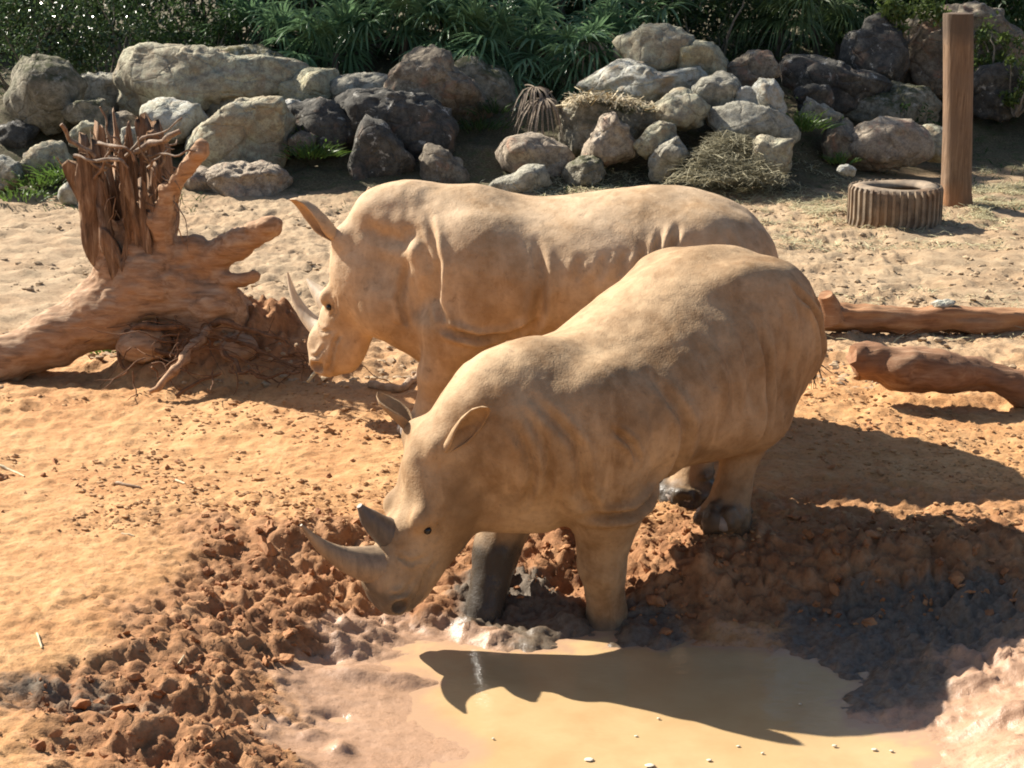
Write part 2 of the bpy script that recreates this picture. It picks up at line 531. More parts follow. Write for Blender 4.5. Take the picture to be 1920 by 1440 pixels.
def ground_level(XY):
    X, Y = XY[:, 0], XY[:, 1]
    near = sstep(11.2, 10.0, Y) * sstep(5.6, 4.4, np.abs(X)) * sstep(3.4, 4.6, Y)
    z = np.zeros(len(XY)); rough = np.full(len(XY), .06); wet = np.zeros(len(XY))
    m = near > 0
    q = XY[m]
    zp = pit(q)
    rp, wp = soft(q, 3, .16), soft(q, 4, .16)
    for px, py, lv, ax, ay, h in BUMPS:
        c = at(px, py, lv * .8)
        zp = zp + h * np.exp(-((q[:, 0] - c[0]) / ax) ** 2 - ((q[:, 1] - c[1]) / (ay * 1.7)) ** 2)
    z[m] = zp * near[m]; rough[m] = rp * near[m] + .06 * (1 - near[m]); wet[m] = wp * near[m]
    P = np.stack([X, Y, np.zeros_like(X)], 1)
    # clods and trampled lumps
    Pw = P + .05 * np.stack([noise(P * 6, 33), noise(P * 6, 34), P[:, 2]], 1)
    a = .3 + np.abs(fbm(Pw * 3.6, 2, 31, .5))
    b = 1.7 * np.abs(noise(Pw * 11.0, 41))
    c = 2.2 * np.abs(noise(Pw * 24, 47)) - .7 + .8 * noise(P * 39, 48)
    d = fbm(P * 2.0, 2, 51)
    z = z + rough * (0.060 * (a - .62) + 0.030 * (b - .5) + .023 * c + .035 * d)
    flat = 1 - np.clip(rough * 1.2, 0, 1)
    far = sstep(10.5, 13.5, Y) * sstep(23.5, 21, Y)
    wetf = np.clip(wet * 1.5, 0, 1)
    tr = fbm(P * np.array([3.4, 4.6, 1]), 3, 61)
    z = z + flat * (1 - .8 * wetf) * (0.012 + .030 * far) * tr + flat * (1 - .75 * wetf) * (.011 * (np.abs(noise(Pw * np.array([9, 12, 1]), 71)) - .3) + (.007 + .006 * far) * (1.6 * np.abs(noise(Pw * 19, 73)) - .5) + .004 * noise(P * 37, 74))
    # footprints: soft round dents in the dry ground
    cell = 0.62
    for k in range(2):
        gx, gy = np.floor(X / cell + k * .5), np.floor(Y / cell + k * .5)
        jx, jy = _h(gx, gy, gx * 0 + k, 5), _h(gx, gy, gx * 0 + k, 6)
        on = _h(gx, gy, gx * 0 + k, 7)
        cx, cy = (gx + .5 + .25 * jx - k * .5) * cell, (gy + .5 + .25 * jy - k * .5) * cell
        r = np.hypot(X - cx, Y - cy) / (.085 + .03 * on)
        z = z - (on > -.1) * flat * (1 - wetf) * (.010 + .016 * far) * (np.exp(-r ** 4) - .35 * np.exp(-((r - 1.25) / .3) ** 2))
    # the low heap of soil under the uprooted stump and the stony slope behind
    for px, py, ax, ay, h in ((500, 690, .62, .42, .36), (420, 690, .6, .4, .20), (300, 700, .6, .3, .08), (330, 715, .5, .3, .06), (1790, 398, .5, .5, .05)):
        c = at(px, py, 0)
        z = z + h * np.exp(-((X - c[0]) / ax) ** 2 - ((Y - c[1]) / ay) ** 2) * (1 + .25 * fbm(P * 5, 3, 81))
    z = z + .08 * np.exp(-((X - .5) / 2.4) ** 4 - ((Y - 11.7) / 1.1) ** 4)
    hp = at(455, 695, 0)
    hm = np.exp(-((X - hp[0]) / 1.0) ** 4 - ((Y - hp[1]) / .55) ** 4)
    rough = np.maximum(rough, .75 * hm)
    z = z + hm * (.05 * (np.abs(noise(P * 9, 83)) - .3) + .03 * noise(P * 22, 84))
    e = embank(X, Y)
    z = z + e + np.clip(e * 2, 0, 1) * .10 * fbm(P * 1.6, 4, 91)
    return z, rough, wet

def axis_rows(parts):
    out = []
    for a, b, n in parts:
        out.append(np.linspace(a, b, n, endpoint=False))
    return np.concatenate(out)
xs = axis_rows([(-160, -30, 14), (-30, -9, 24), (-9, -4.2, 70), (-4.2, 4.2, 400), (4.2, 9, 70), (9, 30, 24), (30, 160.1, 15)])
ys = axis_rows([(-40, 0, 8), (0, 6.2, 30), (6.2, 10.9, 285), (10.9, 15, 150), (15, 24, 170), (24, 34, 50), (34, 60, 14), (60, 220, 14)])
GX, GY = np.meshgrid(xs, ys)
gXY = np.stack([GX.ravel(), GY.ravel()], 1)
gz, grough, gwet = ground_level(gXY)
nx, ny = len(xs), len(ys)
I = np.arange(nx * ny).reshape(ny, nx)
gF = np.stack([I[:-1, :-1].ravel(), I[:-1, 1:].ravel(), I[1:, 1:].ravel(), I[1:, :-1].ravel()], 1)
g_me = mesh_np('ground', np.concatenate([gXY, gz[:, None]], 1), gF)
attr(g_me, 'churn', grough)
attr(g_me, 'wet', np.clip(gwet, 0, 1))
_far = sstep(11.8, 15.5, gXY[:, 1] + .25 * gXY[:, 0] * 0 + .8 * fbm(np.concatenate([gXY, gXY[:, :1] * 0], 1) * .8, 3, 5))
attr(g_me, 'pale', _far)
_lit = np.clip(embank(gXY[:, 0], gXY[:, 1] + .35) * 4, 0, 1)
attr(g_me, 'litter', _lit)
# grey silt: on the right of the pool, at its corner, and where the forelegs churned it up
_gr = np.zeros(len(gXY))
for px, py, lv, ax, ay, s_ in ((1700, 1180, -.3, .75, .45, 1), (1620, 1290, -.4, .45, .30, 1), (1110, 1190, -.42, .55, .30, 1), (950, 1140, -.36, .34, .30, 1), (1500, 1270, -.44, .5, .15, .7), (120, 1300, -.05, .6, .25, .55), (350, 1360, -.15, .5, .12, .4)):
    c = at(px, py, lv * .8)
    _gr = np.maximum(_gr, s_ * np.exp(-((gXY[:, 0] - c[0]) / ax) ** 4 - ((gXY[:, 1] - c[1]) / ay) ** 4))
attr(g_me, 'silt', _gr)

k = NT('soil')
p = k.pos()
n1 = k.noise(1.1, 6, .6); n2 = k.noise(6.5, 7, .65); n3 = k.noise(34, 5, .7)
near_c = k.ramp(n2, (.30, (.35, .172, .064)), (.52, (.46, .252, .105)), (.72, (.53, .325, .155)))
near_c = k.mix(k.ramp(n1, (.45, 0.0), (.70, .55)), near_c, (.38, .165, .058))
far_c = k.ramp(n2, (.30, (.26, .18, .105)), (.55, (.36, .262, .160)), (.75, (.43, .325, .205)))
far_c = k.mix(k.ramp(n1, (.42, 0.0), (.7, .5)), far_c, (.32, .195, .10))
c = k.mix(k.attr('pale'), near_c, far_c)
ch = k.attr('churn')
red = k.ramp(n2, (.3, (.17, .072, .030)), (.5, (.30, .145, .062)), (.7, (.43, .235, .115)))
c = k.mix(k.ramp(k.math('ADD', ch, k.math('MULTIPLY', k.math('SUBTRACT', n2, .5), .9)), (.30, 0.0), (.62, 1.0)), c, red)
wet = k.attr('wet')
wn2 = k.math('ADD', wet, k.math('MULTIPLY', k.math('SUBTRACT', n2, .5), .7))
pink = k.ramp(n1, (.3, (.35, .21, .13)), (.7, (.44, .28, .18)))
pink = k.mix(k.ramp(n3, (.4, 0.), (.8, .5)), pink, (.29, .17, .105))
wmask = k.ramp(wn2, (.48, 0.0), (.72, 1.0))
c = k.mix(wmask, c, pink)
sm = k.ramp(k.math('ADD', k.attr('silt'), k.math('MULTIPLY', k.math('SUBTRACT', n2, .5), 1.1)), (.38, 0.), (.68, 1.))
grey = k.ramp(n3, (.3, (.088, .066, .046)), (.7, (.180, .140, .100)))
c = k.mix(sm, c, grey)
lit = k.attr('litter')
lc = k.ramp(n3, (.3, (.035, .028, .016)), (.5, (.09, .075, .04)), (.72, (.19, .155, .085)))
lc = k.mix(k.ramp(n2, (.5, 0.), (.68, .8)), lc, (.045, .065, .018))
c = k.mix(k.ramp(k.math('ADD', lit, k.math('MULTIPLY', k.math('SUBTRACT', n2, .5), .8)), (.25, 0.), (.6, 1.)), c, lc)
c = k.mix(k.ramp(n3, (.32, .45), (.5, 0.)), c, tuple([.10, .05, .022]))
wr = k.math('MULTIPLY', k.math('MAXIMUM', wmask, k.math('MULTIPLY', sm, wet)), k.ramp(n2, (.35, .55), (.6, 1.0)))
r = k.mix(wr, (.92,) * 3, k.mix(ch, (.24,) * 3, (.42,) * 3))
dry = k.math('SUBTRACT', 1.0, k.math('MULTIPLY', wmask, k.math('SUBTRACT', .9, k.math('MULTIPLY', ch, .75))))
b = k.bump(k.math('MULTIPLY', n3, dry), .6, .018)
b = k.bump(k.math('MULTIPLY', k.noise(130, 4, .7), dry), .35, .004, b)
b = k.bump(n2, .35, .04, b)
obj('ground', g_me, k.out(c, r, b, .35), kind='structure', label='red clay paddock ground with churned mud round a pool')

# ------------------------------------------------------------------ muddy water
def sheet(x0, x1, y0, y1, nx, ny, z):
    X, Y = np.meshgrid(np.linspace(x0, x1, nx), np.linspace(y0, y1, ny))
    I = np.arange(nx * ny).reshape(ny, nx)
    F = np.stack([I[:-1, :-1].ravel(), I[:-1, 1:].ravel(), I[1:, 1:].ravel(), I[1:, :-1].ravel()], 1)
    return np.stack([X.ravel(), Y.ravel(), np.full(X.size, z)], 1), F
wV, wF = sheet(-1.6, 2.6, 5.0, 9.0, 150, 140, WATER_Z)
wz = ground_level(wV[:, :2])[0]
keep = (wz[wF] < WATER_Z + .035).any(1)
wF = wF[keep]
use = np.unique(wF); lut = np.full(len(wV), -1); lut[use] = np.arange(len(use))
wV = wV[use]; wF = lut[wF]
w_depth = WATER_Z - wz[use]
wV[:, 2] += .0025 * fbm(wV * 3.0, 3, 9)
w_me = mesh_np('water', wV, wF)
attr(w_me, 'shallow', 1 - sstep(.0, .028, w_depth + .008 * fbm(wV * 7, 3, 15)))
k = NT('muddy_water')
n1 = k.noise(1.6, 4, .5); n2 = k.noise(5, 4, .5)
c = k.ramp(n1, (.3, (.41, .28, .138)), (.7, (.48, .34, .18)))
c = k.mix(k.ramp(n2, (.45, 0.), (.7, .35)), c, (.36, .215, .10))
c = k.mix(k.attr('shallow'), c, (.40, .255, .16))
rp = k.noise(9, 4, .55, None, .6, (1.0, 2.6, 1))
b = k.bump(rp, .10, .02)
b = k.bump(k.ramp(k.noise(40, 2, .5), (.45, 0.), (.8, 1.)), .03, .01, b)
m_w = k.out(c, .045, b, .5)
k.b.inputs['IOR'].default_value = 1.33
obj('water', w_me, m_w, kind='structure', label='still tan muddy water of the wallow pool')

# ------------------------------------------------------------------ the two rhinoceroses
def mat_skin(name, dust, dark, mud, seed):
    k = NT(name)
    p = k.pos(True)
    n1 = k.noise(2.3, 7, 0.62, p)
    n2 = k.noise(9.0, 6, 0.65, p)
    c = k.ramp(n1, (0.38, dark), (0.66, dust))
    c = k.mix(k.ramp(n2, (0.38, 0.0), (0.62, 0.45)), c, tuple(0.8 * x for x in dust))
    c = k.mix(k.ramp(k.noise(26, 5, 0.7, p), (0.45, 0.0), (0.75, 0.35)), c, tuple(0.55 * x for x in dark))
    st = k.noise(4.0, 5, 0.6, p, 0.3, (3.0, 3.0, 0.7))
    c = k.mix(k.ramp(st, (0.52, 0.0), (0.75, 0.5)), c, tuple(min(1, 1.12 * x) for x in dust))
    c = k.mix(k.ramp(k.noise(3.2, 6, .7, p, .8), (.56, 0.0), (.72, .35)), c, (.37, .205, .09))
    c = k.mix(k.ramp(k.noise(1.35, 4, .55, p, .5), (.53, 0.0), (.66, .6)), c, tuple(.62 * x for x in dark))
    c = k.mix(k.ramp(k.noise(13, 6, .75, p, .6), (.60, 0.0), (.68, .45)), c, (.15, .10, .06))
    m = k.attr('mud')
    c = k.mix(m, c, mud)
    v = k.voro(52, p, 'DISTANCE_TO_EDGE')
    b = k.bump(k.ramp(v, (0.0, 0.0), (0.14, 1.0)), 0.17, 0.007)
    b = k.bump(k.noise(70, 5, 0.7, p), 0.08, 0.006, b)
    b = k.bump(k.noise(11, 5, 0.6, p, 0.4), 0.30, 0.02, b)
    r = k.mix(k.math('MULTIPLY', m, k.ramp(n2, (0.4, 0.2), (0.6, 1.0))), (0.78,) * 3, (0.17,) * 3)
    return k.out(c, r, b, 0.25)

def mat_horn(name, c1, c2):
    k = NT(name)
    p = k.pos(True)
    g = k.noise(22, 6, 0.65, p, 0, (1, 1, 0.25))
    c = k.ramp(g, (0.3, c1), (0.7, c2))
    return k.out(c, 0.55, k.bump(g, 0.4, 0.006))

M_NAIL = NT('toenail')
M_NAIL.out(M_NAIL.ramp(M_NAIL.noise(20), (0.3, (.16, .13, .11)), (0.7, (.34, .30, .26))), 0.6)
M_EYE = NT('eye').out((0.008, 0.006, 0.005), 0.12)
M_TAIL = NT('tail_hair').out((0.02, 0.013, 0.01), 0.6)

TORSO = [(-1.23, .05, .06, .02), (-1.19, .22, .22, .12), (-1.10, .36, .36, .24), (-.98, .45, .47, .33), (-.80, .52, .555, .40),
         (-.55, .57, .60, .44), (-.25, .62, .575, .465), (.0, .635, .535, .46), (.25, .61, .505, .44),
         (.50, .57, .525, .40), (.75, .50, .565, .36), (.95, .41, .55, .28), (1.10, .30, .47, .18), (1.2, .16, .33, .05), (1.24, .04, .22, -.08)]
HEAD = [(-.14, .04, -.02, .10), (-.10, .13, .03, .20), (0, .185, .06, .30), (.14, .20, .055, .36), (.29, .205, .04, .37), (.42, .19, .03, .335),
        (.55, .165, .015, .275), (.68, .145, .02, .235), (.78, .14, .05, .22), (.89, .145, .055, .215),
        (.98, .14, .03, .20), (1.04, .115, -.02, .16), (1.07, .04, -.06, .10)]

def rot_y(p):
    """nose-up by p"""
    return np.array([[math.cos(p), 0, -math.sin(p)], [0, 1, 0], [math.sin(p), 0, math.cos(p)]])

def rot_z(a):
    return np.array([[math.cos(a), -math.sin(a), 0], [math.sin(a), math.cos(a), 0], [0, 0, 1]])

def make_ear(base, tip, opening, length_w=0.085, bend=0.0):
    """rolled ear from base to tip, its mouth towards opening"""
    base, tip, opening = [np.array(x, float) for x in (base, tip, opening)]
    ax = tip - base
    L = np.linalg.norm(ax); ax /= L
    op = opening - ax * (opening @ ax); op /= np.linalg.norm(op)
    sd = np.cross(ax, op)
    ns, nt = 16, 17
    s = np.linspace(0, 1, ns)
    w = np.interp(s, [0, .12, .35, .6, .8, .93, 1.0], [.45, .55, .85, 1.0, .92, .60, .15]) * length_w
    roll = np.interp(s, [0, .2, .45, .75, 1], [2.95, 2.45, 1.75, 1.25, .95])
    V = []
    for layer in (0, 1):
        for i in range(ns):
            th = np.linspace(-roll[i], roll[i], nt)
            r = w[i] * (1 - 0.13 * layer)
            c = base + ax * L * s[i] + op * bend * L * (s[i] - s[i] ** 2) * -1 + op * w[i] * 0.1
            V.append(c - np.cos(th)[:, None] * op * r * 0.85 + np.sin(th)[:, None] * sd * r)
    V = np.concatenate(V)
    F = []
    n = ns * nt
    for i in range(ns - 1):
        for j in range(nt - 1):
            a, b, c, d = i * nt + j, i * nt + j + 1, (i + 1) * nt + j + 1, (i + 1) * nt + j
            F.append((a, b, c, d)); F.append((n + d, n + c, n + b, n + a))
        for j in (0, nt - 1):
            a, d = i * nt + j, (i + 1) * nt + j
            F.append((a, d, n + d, n + a) if j == 0 else (d, a, n + a, n + d))
    for j in range(nt - 1):
        a = (ns - 1) * nt + j
        F.append((a, a + 1, n + a + 1, n + a))
    return V, np.array(F)

def make_horn(base, pts, radii, ell=1.15, seg=14):
    m = MB()
    P = catmull(pts, 18)
    R = np.interp(np.linspace(0, 1, 18), np.linspace(0, 1, len(radii)), radii)
    m.tube(P, R, seg, True, 0.05, 3)
    return m

def make_rhino(spec):
    """everything in the animal's own frame: x forward, y left, z up (metres)"""
    W2L = rot_z(-spec['heading'])
    sx, s = spec.get('sx', 1.0), spec.get('s', 1.0)
    zt, pitch = spec['zt'], spec['pitch']
    MT = rot_y(pitch)
    OT = np.array([spec.get('xt', 0.0), 0, zt])
    T = lambda u, v, w: OT + MT @ np.array([u * sx, v * s, w * s])
    f = Field((-1.55 * sx, -.85 * s, spec['zmin'] - .06), (spec['xmax'], .85 * s, 1.8 * s + .1), 0.0165)
    dip = spec.get('dip', 0.0)
    tab = [(a * sx, b * s, (c - dip * math.exp(-((a - .34) / .42) ** 2)) * s, d * s) for a, b, c, d in TORSO]
    f.loft(OT, MT, tab, 0.05, 2.15, spec.get('roof', 2.0))
    # shoulders, haunches, withers
    for sg in (1, -1):
        f.ball(T(.60, .34 * sg, .02), (.30 * s, .20 * s, .40 * s), 0.10)
        f.ball(T(-.74, .33 * sg, .06), (.36 * s, .215 * s, .42 * s), 0.10)
        f.ball(T(-.95, .22 * sg, .05), (.26 * s, .20 * s, .34 * s), 0.10)
    # neck
    poll = np.array(spec['poll'], float)
    MH = rot_z(spec['head_yaw']) @ rot_y(spec['head_pitch'])
    if spec.get('head_roll'):
        cr, sr = math.cos(spec['head_roll']), math.sin(spec['head_roll'])
        MH = MH @ np.array([[1, 0, 0], [0, cr, -sr], [0, sr, cr]])
    Hd = lambda u, v, w: poll + MH @ (np.array([u * spec['hl'], v * s, w * s]))
    n0 = T(.72, 0, .10)
    n2 = Hd(.10, 0, -.13)
    n1 = 0.5 * (n0 + n2) + np.array([0, 0, spec.get('neck_up', .06)])
    f.chain([n0, n1, n2], [spec.get('neck_r', .44) * s, .36 * s, .24 * s], 0.12, 0.70)
    nk = spec['throat']
    f.chain([T(*nk[0]), Hd(*nk[1])], [nk[2] * s, nk[3] * s], 0.12, 0.80)
    if 'nuchal' in spec:
        c, r = spec['nuchal']
        f.ball(T(*c), np.array(r) * s, 0.12)
    for c, r in spec.get('extra', []):
        f.ball(T(*c), np.array(r) * s, 0.09)
    for c, r in spec.get('jaw', []):
        f.ball(Hd(*c), np.array(r) * s, 0.07, MH)
    # head
    htab = [(a * spec['hl'], b * s, c * s, d * s) for a, b, c, d in HEAD]
    f.loft(poll, MH, htab, 0.055, 2.5)
    for sg in (1, -1):
        f.ball(Hd(.455, .15 * sg, -.015), (.07 * s, .055 * s, .055 * s), 0.04, MH)
        f.ball(Hd(.22, .155 * sg, -.17), (.17 * s, .07 * s, .14 * s), 0.06, MH)
        f.ball(Hd(0.02, .14 * sg, .0), (.075 * s,) * 3, 0.06)
        f.ball(Hd(.955, .115 * sg, -.055), (.06 * s, .045 * s, .055 * s), 0.04, MH)
        f.carve(Hd(.975, .138 * sg, -.085), np.array([.05, .06, .042]) * s, 0.010)
        f.carve(Hd(.505, .198 * sg, -.065), .026 * s, 0.02)
    f.ball(Hd(.83, 0, .045), (.13 * s, .12 * s, .06 * s), 0.05, MH)
    f.ball(Hd(.60, 0, .015), (.10 * s, .10 * s, .05 * s), 0.05, MH)
    # tail
    tl = spec['tail']
    f.chain([T(-1.14, 0, .18), T(*tl[0]), T(*tl[1])], [.07 * s, .045 * s, .028 * s], 0.05)
    # legs
    for nm, ft in spec['feet'].items():
        sg = 1 if nm[0] == 'L' else -1
        ft = np.array(ft, float)
        if nm[1] == 'F':
            S = T(.62, .30 * sg, -.08); E = T(spec.get('elbow', {}).get(nm, .55), .315 * sg, -.34)
            W = E + (ft + [0, 0, .10] - E) * .50 + np.array([.035, 0, .0])
            A = ft + [-.01, 0, .17]
            f.chain([S, E], [.24 * s, .215 * s], 0.10, 0.85)
            f.chain([E, W, A], [.205 * s, .120 * s, .098 * s], 0.06)
            f.ball(E + np.array([.0, .02 * sg, .03]), (.245 * s, .16 * s, .13 * s), 0.05)
        else:
            Hh = T(-.74, .29 * sg, -.05); K = T(spec.get('knee', {}).get(nm, -.56), .35 * sg, -.34)
            Hk = ft + np.array([-.10, 0, .46]) * s
            A = ft + np.array([-.015, 0, .19]) * s
            f.chain([Hh, K], [.30 * s, .215 * s], 0.12, 0.8)
            f.chain([T(-.92, .29 * sg, -.12), Hk], [.22 * s, .105 * s], 0.08, 0.8)
            f.chain([K, Hk, A], [.18 * s, .112 * s, .102 * s], 0.07)
        f.chain([A, ft + [.02, 0, .07]], [.102 * s, .128 * s], 0.05)
        f.ball(ft + [.045 * s, 0, .055 * s], (.158 * s, .138 * s, .085 * s), 0.05)
    V, F = f.skin(3)
    N = normals(V, F)
    # skin folds, drawn in the side view of the trunk (u, w) and of the head
    L = (V - OT) @ MT / np.array([sx, s, s])
    Q = (V - poll) @ MH / np.array([spec['hl'], s, s])
    disp = np.zeros(len(V))
    for side, frame, line, wid, dep in spec['folds']:
        C = L if frame == 'T' else Q
        d, pos = dist_poly(C[:, [0, 2]], line)
        m = np.exp(-(d / wid) ** 2) - 0.55 * np.exp(-((d - 1.9 * wid) / (1.1 * wid)) ** 2)
        fade = np.clip(np.minimum(pos, 1 - pos) * 5 + .15, 0, 1)
        if side:
            fade = fade * (C[:, 1] * side > 0.03)
        if frame == 'T':
            fade = fade * (Q[:, 0] < .35)
        else:
            fade = fade * (Q[:, 0] > -.2) * (Q[:, 0] < 1.3)
        disp -= 2.2 * dep * m * fade
    disp += 0.006 * fbm(L * 5.0, 3, 11)
    # fine neck and flank wrinkles running up and down
    wr = np.sin((L[:, 0] * 34 + 3.0 * fbm(L * np.array([2.5, 2.5, 2.5]), 2, 5)))
    reg = np.exp(-((L[:, 0] - .98) / .14) ** 2) + .5 * np.exp(-((L[:, 0] + .42) / .16) ** 2)
    disp += 0.0035 * wr * reg * (Q[:, 0] < .1) * (np.abs(N[:, 1]) > .35)
    V = V + N * disp[:, None]
    low = np.array([x[2] for x in spec['feet'].values()])
    mud = np.zeros(len(V))
    for nm, ft in spec['feet'].items():
        d = np.hypot(V[:, 0] - ft[0], V[:, 1] - ft[1])
        hh = spec['mud'].get(nm, .1)
        lvl = ft[2] + hh + .10 * fbm(V * 6.0, 3, 21)
        mud = np.maximum(mud, sstep(.14, -.08, V[:, 2] - lvl) * (d < .30))
    ed = Q[:, 0]
    mud = np.maximum(mud, spec.get('lip', .75) * sstep(.84, 1.0, ed + .05 * fbm(V * 12, 2, 3)) * (np.abs(Q[:, 1]) < .3) * (ed < 1.2))
    # clinging lumps of wet mud
    V = V + N * (np.clip(mud - .5, 0, .5) * 2 * (np.abs(V[:, 2] - low.min()) < .9) * (ed < .3) * (.060 * np.abs(noise(V * 11, 5)) + .022 * np.abs(noise(V * 31, 6))))[:, None]
    Vs, Fs, n = [V], [F], len(V)
    for e in spec['ears']:
        b = Hd(*e['base'])
        EV, EF = make_ear(b, b + W2L @ np.array(e['dir']), W2L @ np.array(e['open']), e.get('w', .085), e.get('bend', 0))
        Vs.append(EV); Fs.append(EF + n); n += len(EV)
        mud = np.concatenate([mud, np.zeros(len(EV))])
    root = empty('rhinoceros', spec['loc'], spec['label'], 'rhinoceros', 'rhinoceroses at the mud wallow')
    root.rotation_euler = (0, 0, spec['heading'])
    me = mesh_np('rhino_body', np.concatenate(Vs), np.concatenate(Fs))
    attr(me, 'mud', mud)
    obj('body', me, spec['skin'], root)
    for nm, pts, rad in spec['horns']:
        h = make_horn(None, [Hd(*p) for p in pts], [r * s for r in rad])
        obj(nm, h.mesh(nm), spec['horn_mat'][nm == 'rear_horn'], root)
    for sg in (1, -1):
        e = bpy.data.meshes.new('eye')
        import bmesh
        bm = bmesh.new(); bmesh.ops.create_uvsphere(bm, u_segments=12, v_segments=8, radius=.022 * s); bm.to_mesh(e); bm.free()
        e.polygons.foreach_set('use_smooth', [True] * len(e.polygons))
        obj('eye', e, M_EYE, root, loc=Hd(.505, .172 * sg, -.068))
    tt = MB()
    r2 = np.random.default_rng(3)
    a = T(*tl[1])
    for i in range(26):
        d = np.array([r2.normal(-.03, .03), r2.normal(0, .025), -.12 - .10 * r2.random()])
        st = a + r2.normal(0, .012, 3) + [0, 0, .03]
        tt.tube([st, st + d * .5 + r2.normal(0, .012, 3), st + d + r2.normal(0, .02, 3)], [.006, .005, .002], 4, False)
    obj('tail_tuft', tt.mesh('tail_tuft'), M_TAIL, root)
    for nm, ft in spec['feet'].items():
        if not spec['nails'].get(nm): continue
        for a in (-.75, 0, .75):
            bm = bmesh.new(); bmesh.ops.create_icosphere(bm, subdivisions=2, radius=1.0)
            e = bpy.data.meshes.new('toenail'); bm.to_mesh(e); bm.free()
            e.polygons.foreach_set('use_smooth', [True] * len(e.polygons))
            o = obj('toenail', e, M_NAIL.m, root)
            o.location = Vector(ft) + Vector((.045 + .135 * math.cos(a), .13 * math.sin(a), .055)) * s
            o.scale = (.035, .05, .055); o.rotation_euler = (0, -.25, a)
    return root

def spine_heading(fx, fy):
    return math.atan2(fy, fx)

SKIN_A = mat_skin('rhino_hide_dusty', (.50, .345, .20), (.235, .136, .062), (.060, .049, .037), 1)
SKIN_B = mat_skin('rhino_hide_pale', (.59, .43, .275), (.33, .21, .11), (.14, .11, .08), 2)
HORN_A = mat_horn('horn_brown', (.17, .115, .07), (.38, .265, .16))
HORN_D = mat_horn('horn_dark', (.06, .05, .045), (.16, .125, .095))
HORN_B = mat_horn('horn_pale', (.34, .27, .19), (.58, .48, .35))

D = math.radians
FOLDS = [(0, 'T', [(.27, .28), (.23, .02), (.26, -.22), (.32, -.36)], .030, .016),
         (0, 'T', [(.93, .40), (.86, .14), (.87, -.12), (.80, -.30)], .024, .014),
         (0, 'T', [(.28, -.25), (.42, -.335), (.62, -.36), (.84, -.29)], .022, .026),
         (0, 'T', [(-.50, .30), (-.45, .0), (-.40, -.22), (-.30, -.42)], .028, .020),
         (0, 'T', [(-.86, .36), (-.99, .10), (-1.0, -.10), (-.93, -.30)], .020, .018),
         (0, 'T', [(-1.06, .20), (-1.10, .0), (-1.06, -.2)], .018, .010),
         (0, 'H', [(1.03, -.15), (.90, -.17), (.74, -.165), (.66, -.19)], .012, .010),
         (0, 'H', [(.58, -.085), (.51, -.115), (.43, -.10)], .010, .008),
         (0, 'H', [(.59, -.11), (.50, -.145), (.40, -.12)], .010, .006),
         (0, 'H', [(.70, .02), (.72, -.05), (.66, -.12)], .012, .008),
         (0, 'H', [(.93, -.0), (.90, -.07), (.80, -.10)], .012, .008)]
FRONT = dict(
    label='muddy tan rhinoceros standing front feet in the pool, head lowered to the water', loc=(.665, 9.26, 0), heading=math.atan2(-.648, -.761),
    zt=.885, pitch=D(-14), zmin=-.50, xmax=2.05, hl=.90, xt=-.03, dip=.042, neck_r=.40, roof=1.74,
    extra=[((-.26, 0, -.20), (.46, .63, .33)), ((-.60, .27, .40), (.20, .14, .13)), ((-.60, -.27, .40), (.20, .14, .13)), ((.74, .0, .34), (.34, .24, .22))], throat=((.80, 0, -.14), (.26, 0, -.27), .36, .23), jaw=[((.30, 0, -.27), (.25, .155, .16)), ((.50, 0, -.27), (.24, .14, .13)), ((.76, 0, -.20), (.22, .125, .11))],
    poll=(1.27, -.20, .80), head_yaw=D(-10), head_pitch=D(-68), neck_up=.03,
    feet={'LF': (.40, .24, -.47), 'RF': (.90, -.22, -.46), 'LH': (-.57, .25, .03), 'RH': (-.80, -.27, -.01)},
    elbow={'LF': .60, 'RF': .68}, knee={},
    mud={'LF': .12, 'RF': .60, 'LH': .12, 'RH': .12}, nails={'LH': 1, 'RH': 1},  # RF: real wet mud, carried higher to paint the shade under the chest
    tail=[(-1.27, .08, -.08), (-1.29, .15, -.36)],
    folds=FOLDS + [(0, 'T', [(1.0, .36), (.99, .1), (1.0, -.15)], .018, .010), (0, 'T', [(1.08, .30), (1.06, .05), (1.07, -.18)], .016, .010),
           (0, 'T', [(-.72, .30), (-.66, .0), (-.56, -.22)], .03, .008), (0, 'T', [(.66, .16), (.58, .04), (.56, -.06)], .016, .012),
           (0, 'T', [(-.40, .34), (-.30, .10), (-.24, -.08)], .034, .007), (0, 'T', [(-.24, .34), (-.15, .10), (-.10, -.06)], .034, .006), (0, 'T', [(-.08, .32), (-.01, .10)], .034, .006), (0, 'T', [(-.86, .30), (-.80, .05), (-.70, -.15)], .030, .007),
           (0, 'T', [(.40, .20), (.44, .0), (.50, -.14)], .03, .006)], skin=SKIN_A, horn_mat=(HORN_A, HORN_D),
    horns=[('front_horn', [(.80, 0, .0), (.815, 0, .14), (.805, 0, .28), (.755, 0, .42), (.675, 0, .55)], [.125, .092, .058, .033, .007]),
           ('rear_horn', [(.62, 0, .0), (.59, 0, .10), (.545, 0, .19), (.49, 0, .265)], [.095, .070, .050, .016])],
    ears=[dict(base=(.02, .20, .0), dir=(.22, -.12, .25), open=(.55, -.85, .0), w=.070, bend=.1),
          dict(base=(.02, -.15, .03), dir=(-.17, .08, .20), open=(.4, -.2, .9), w=.07, bend=-.3)],
)
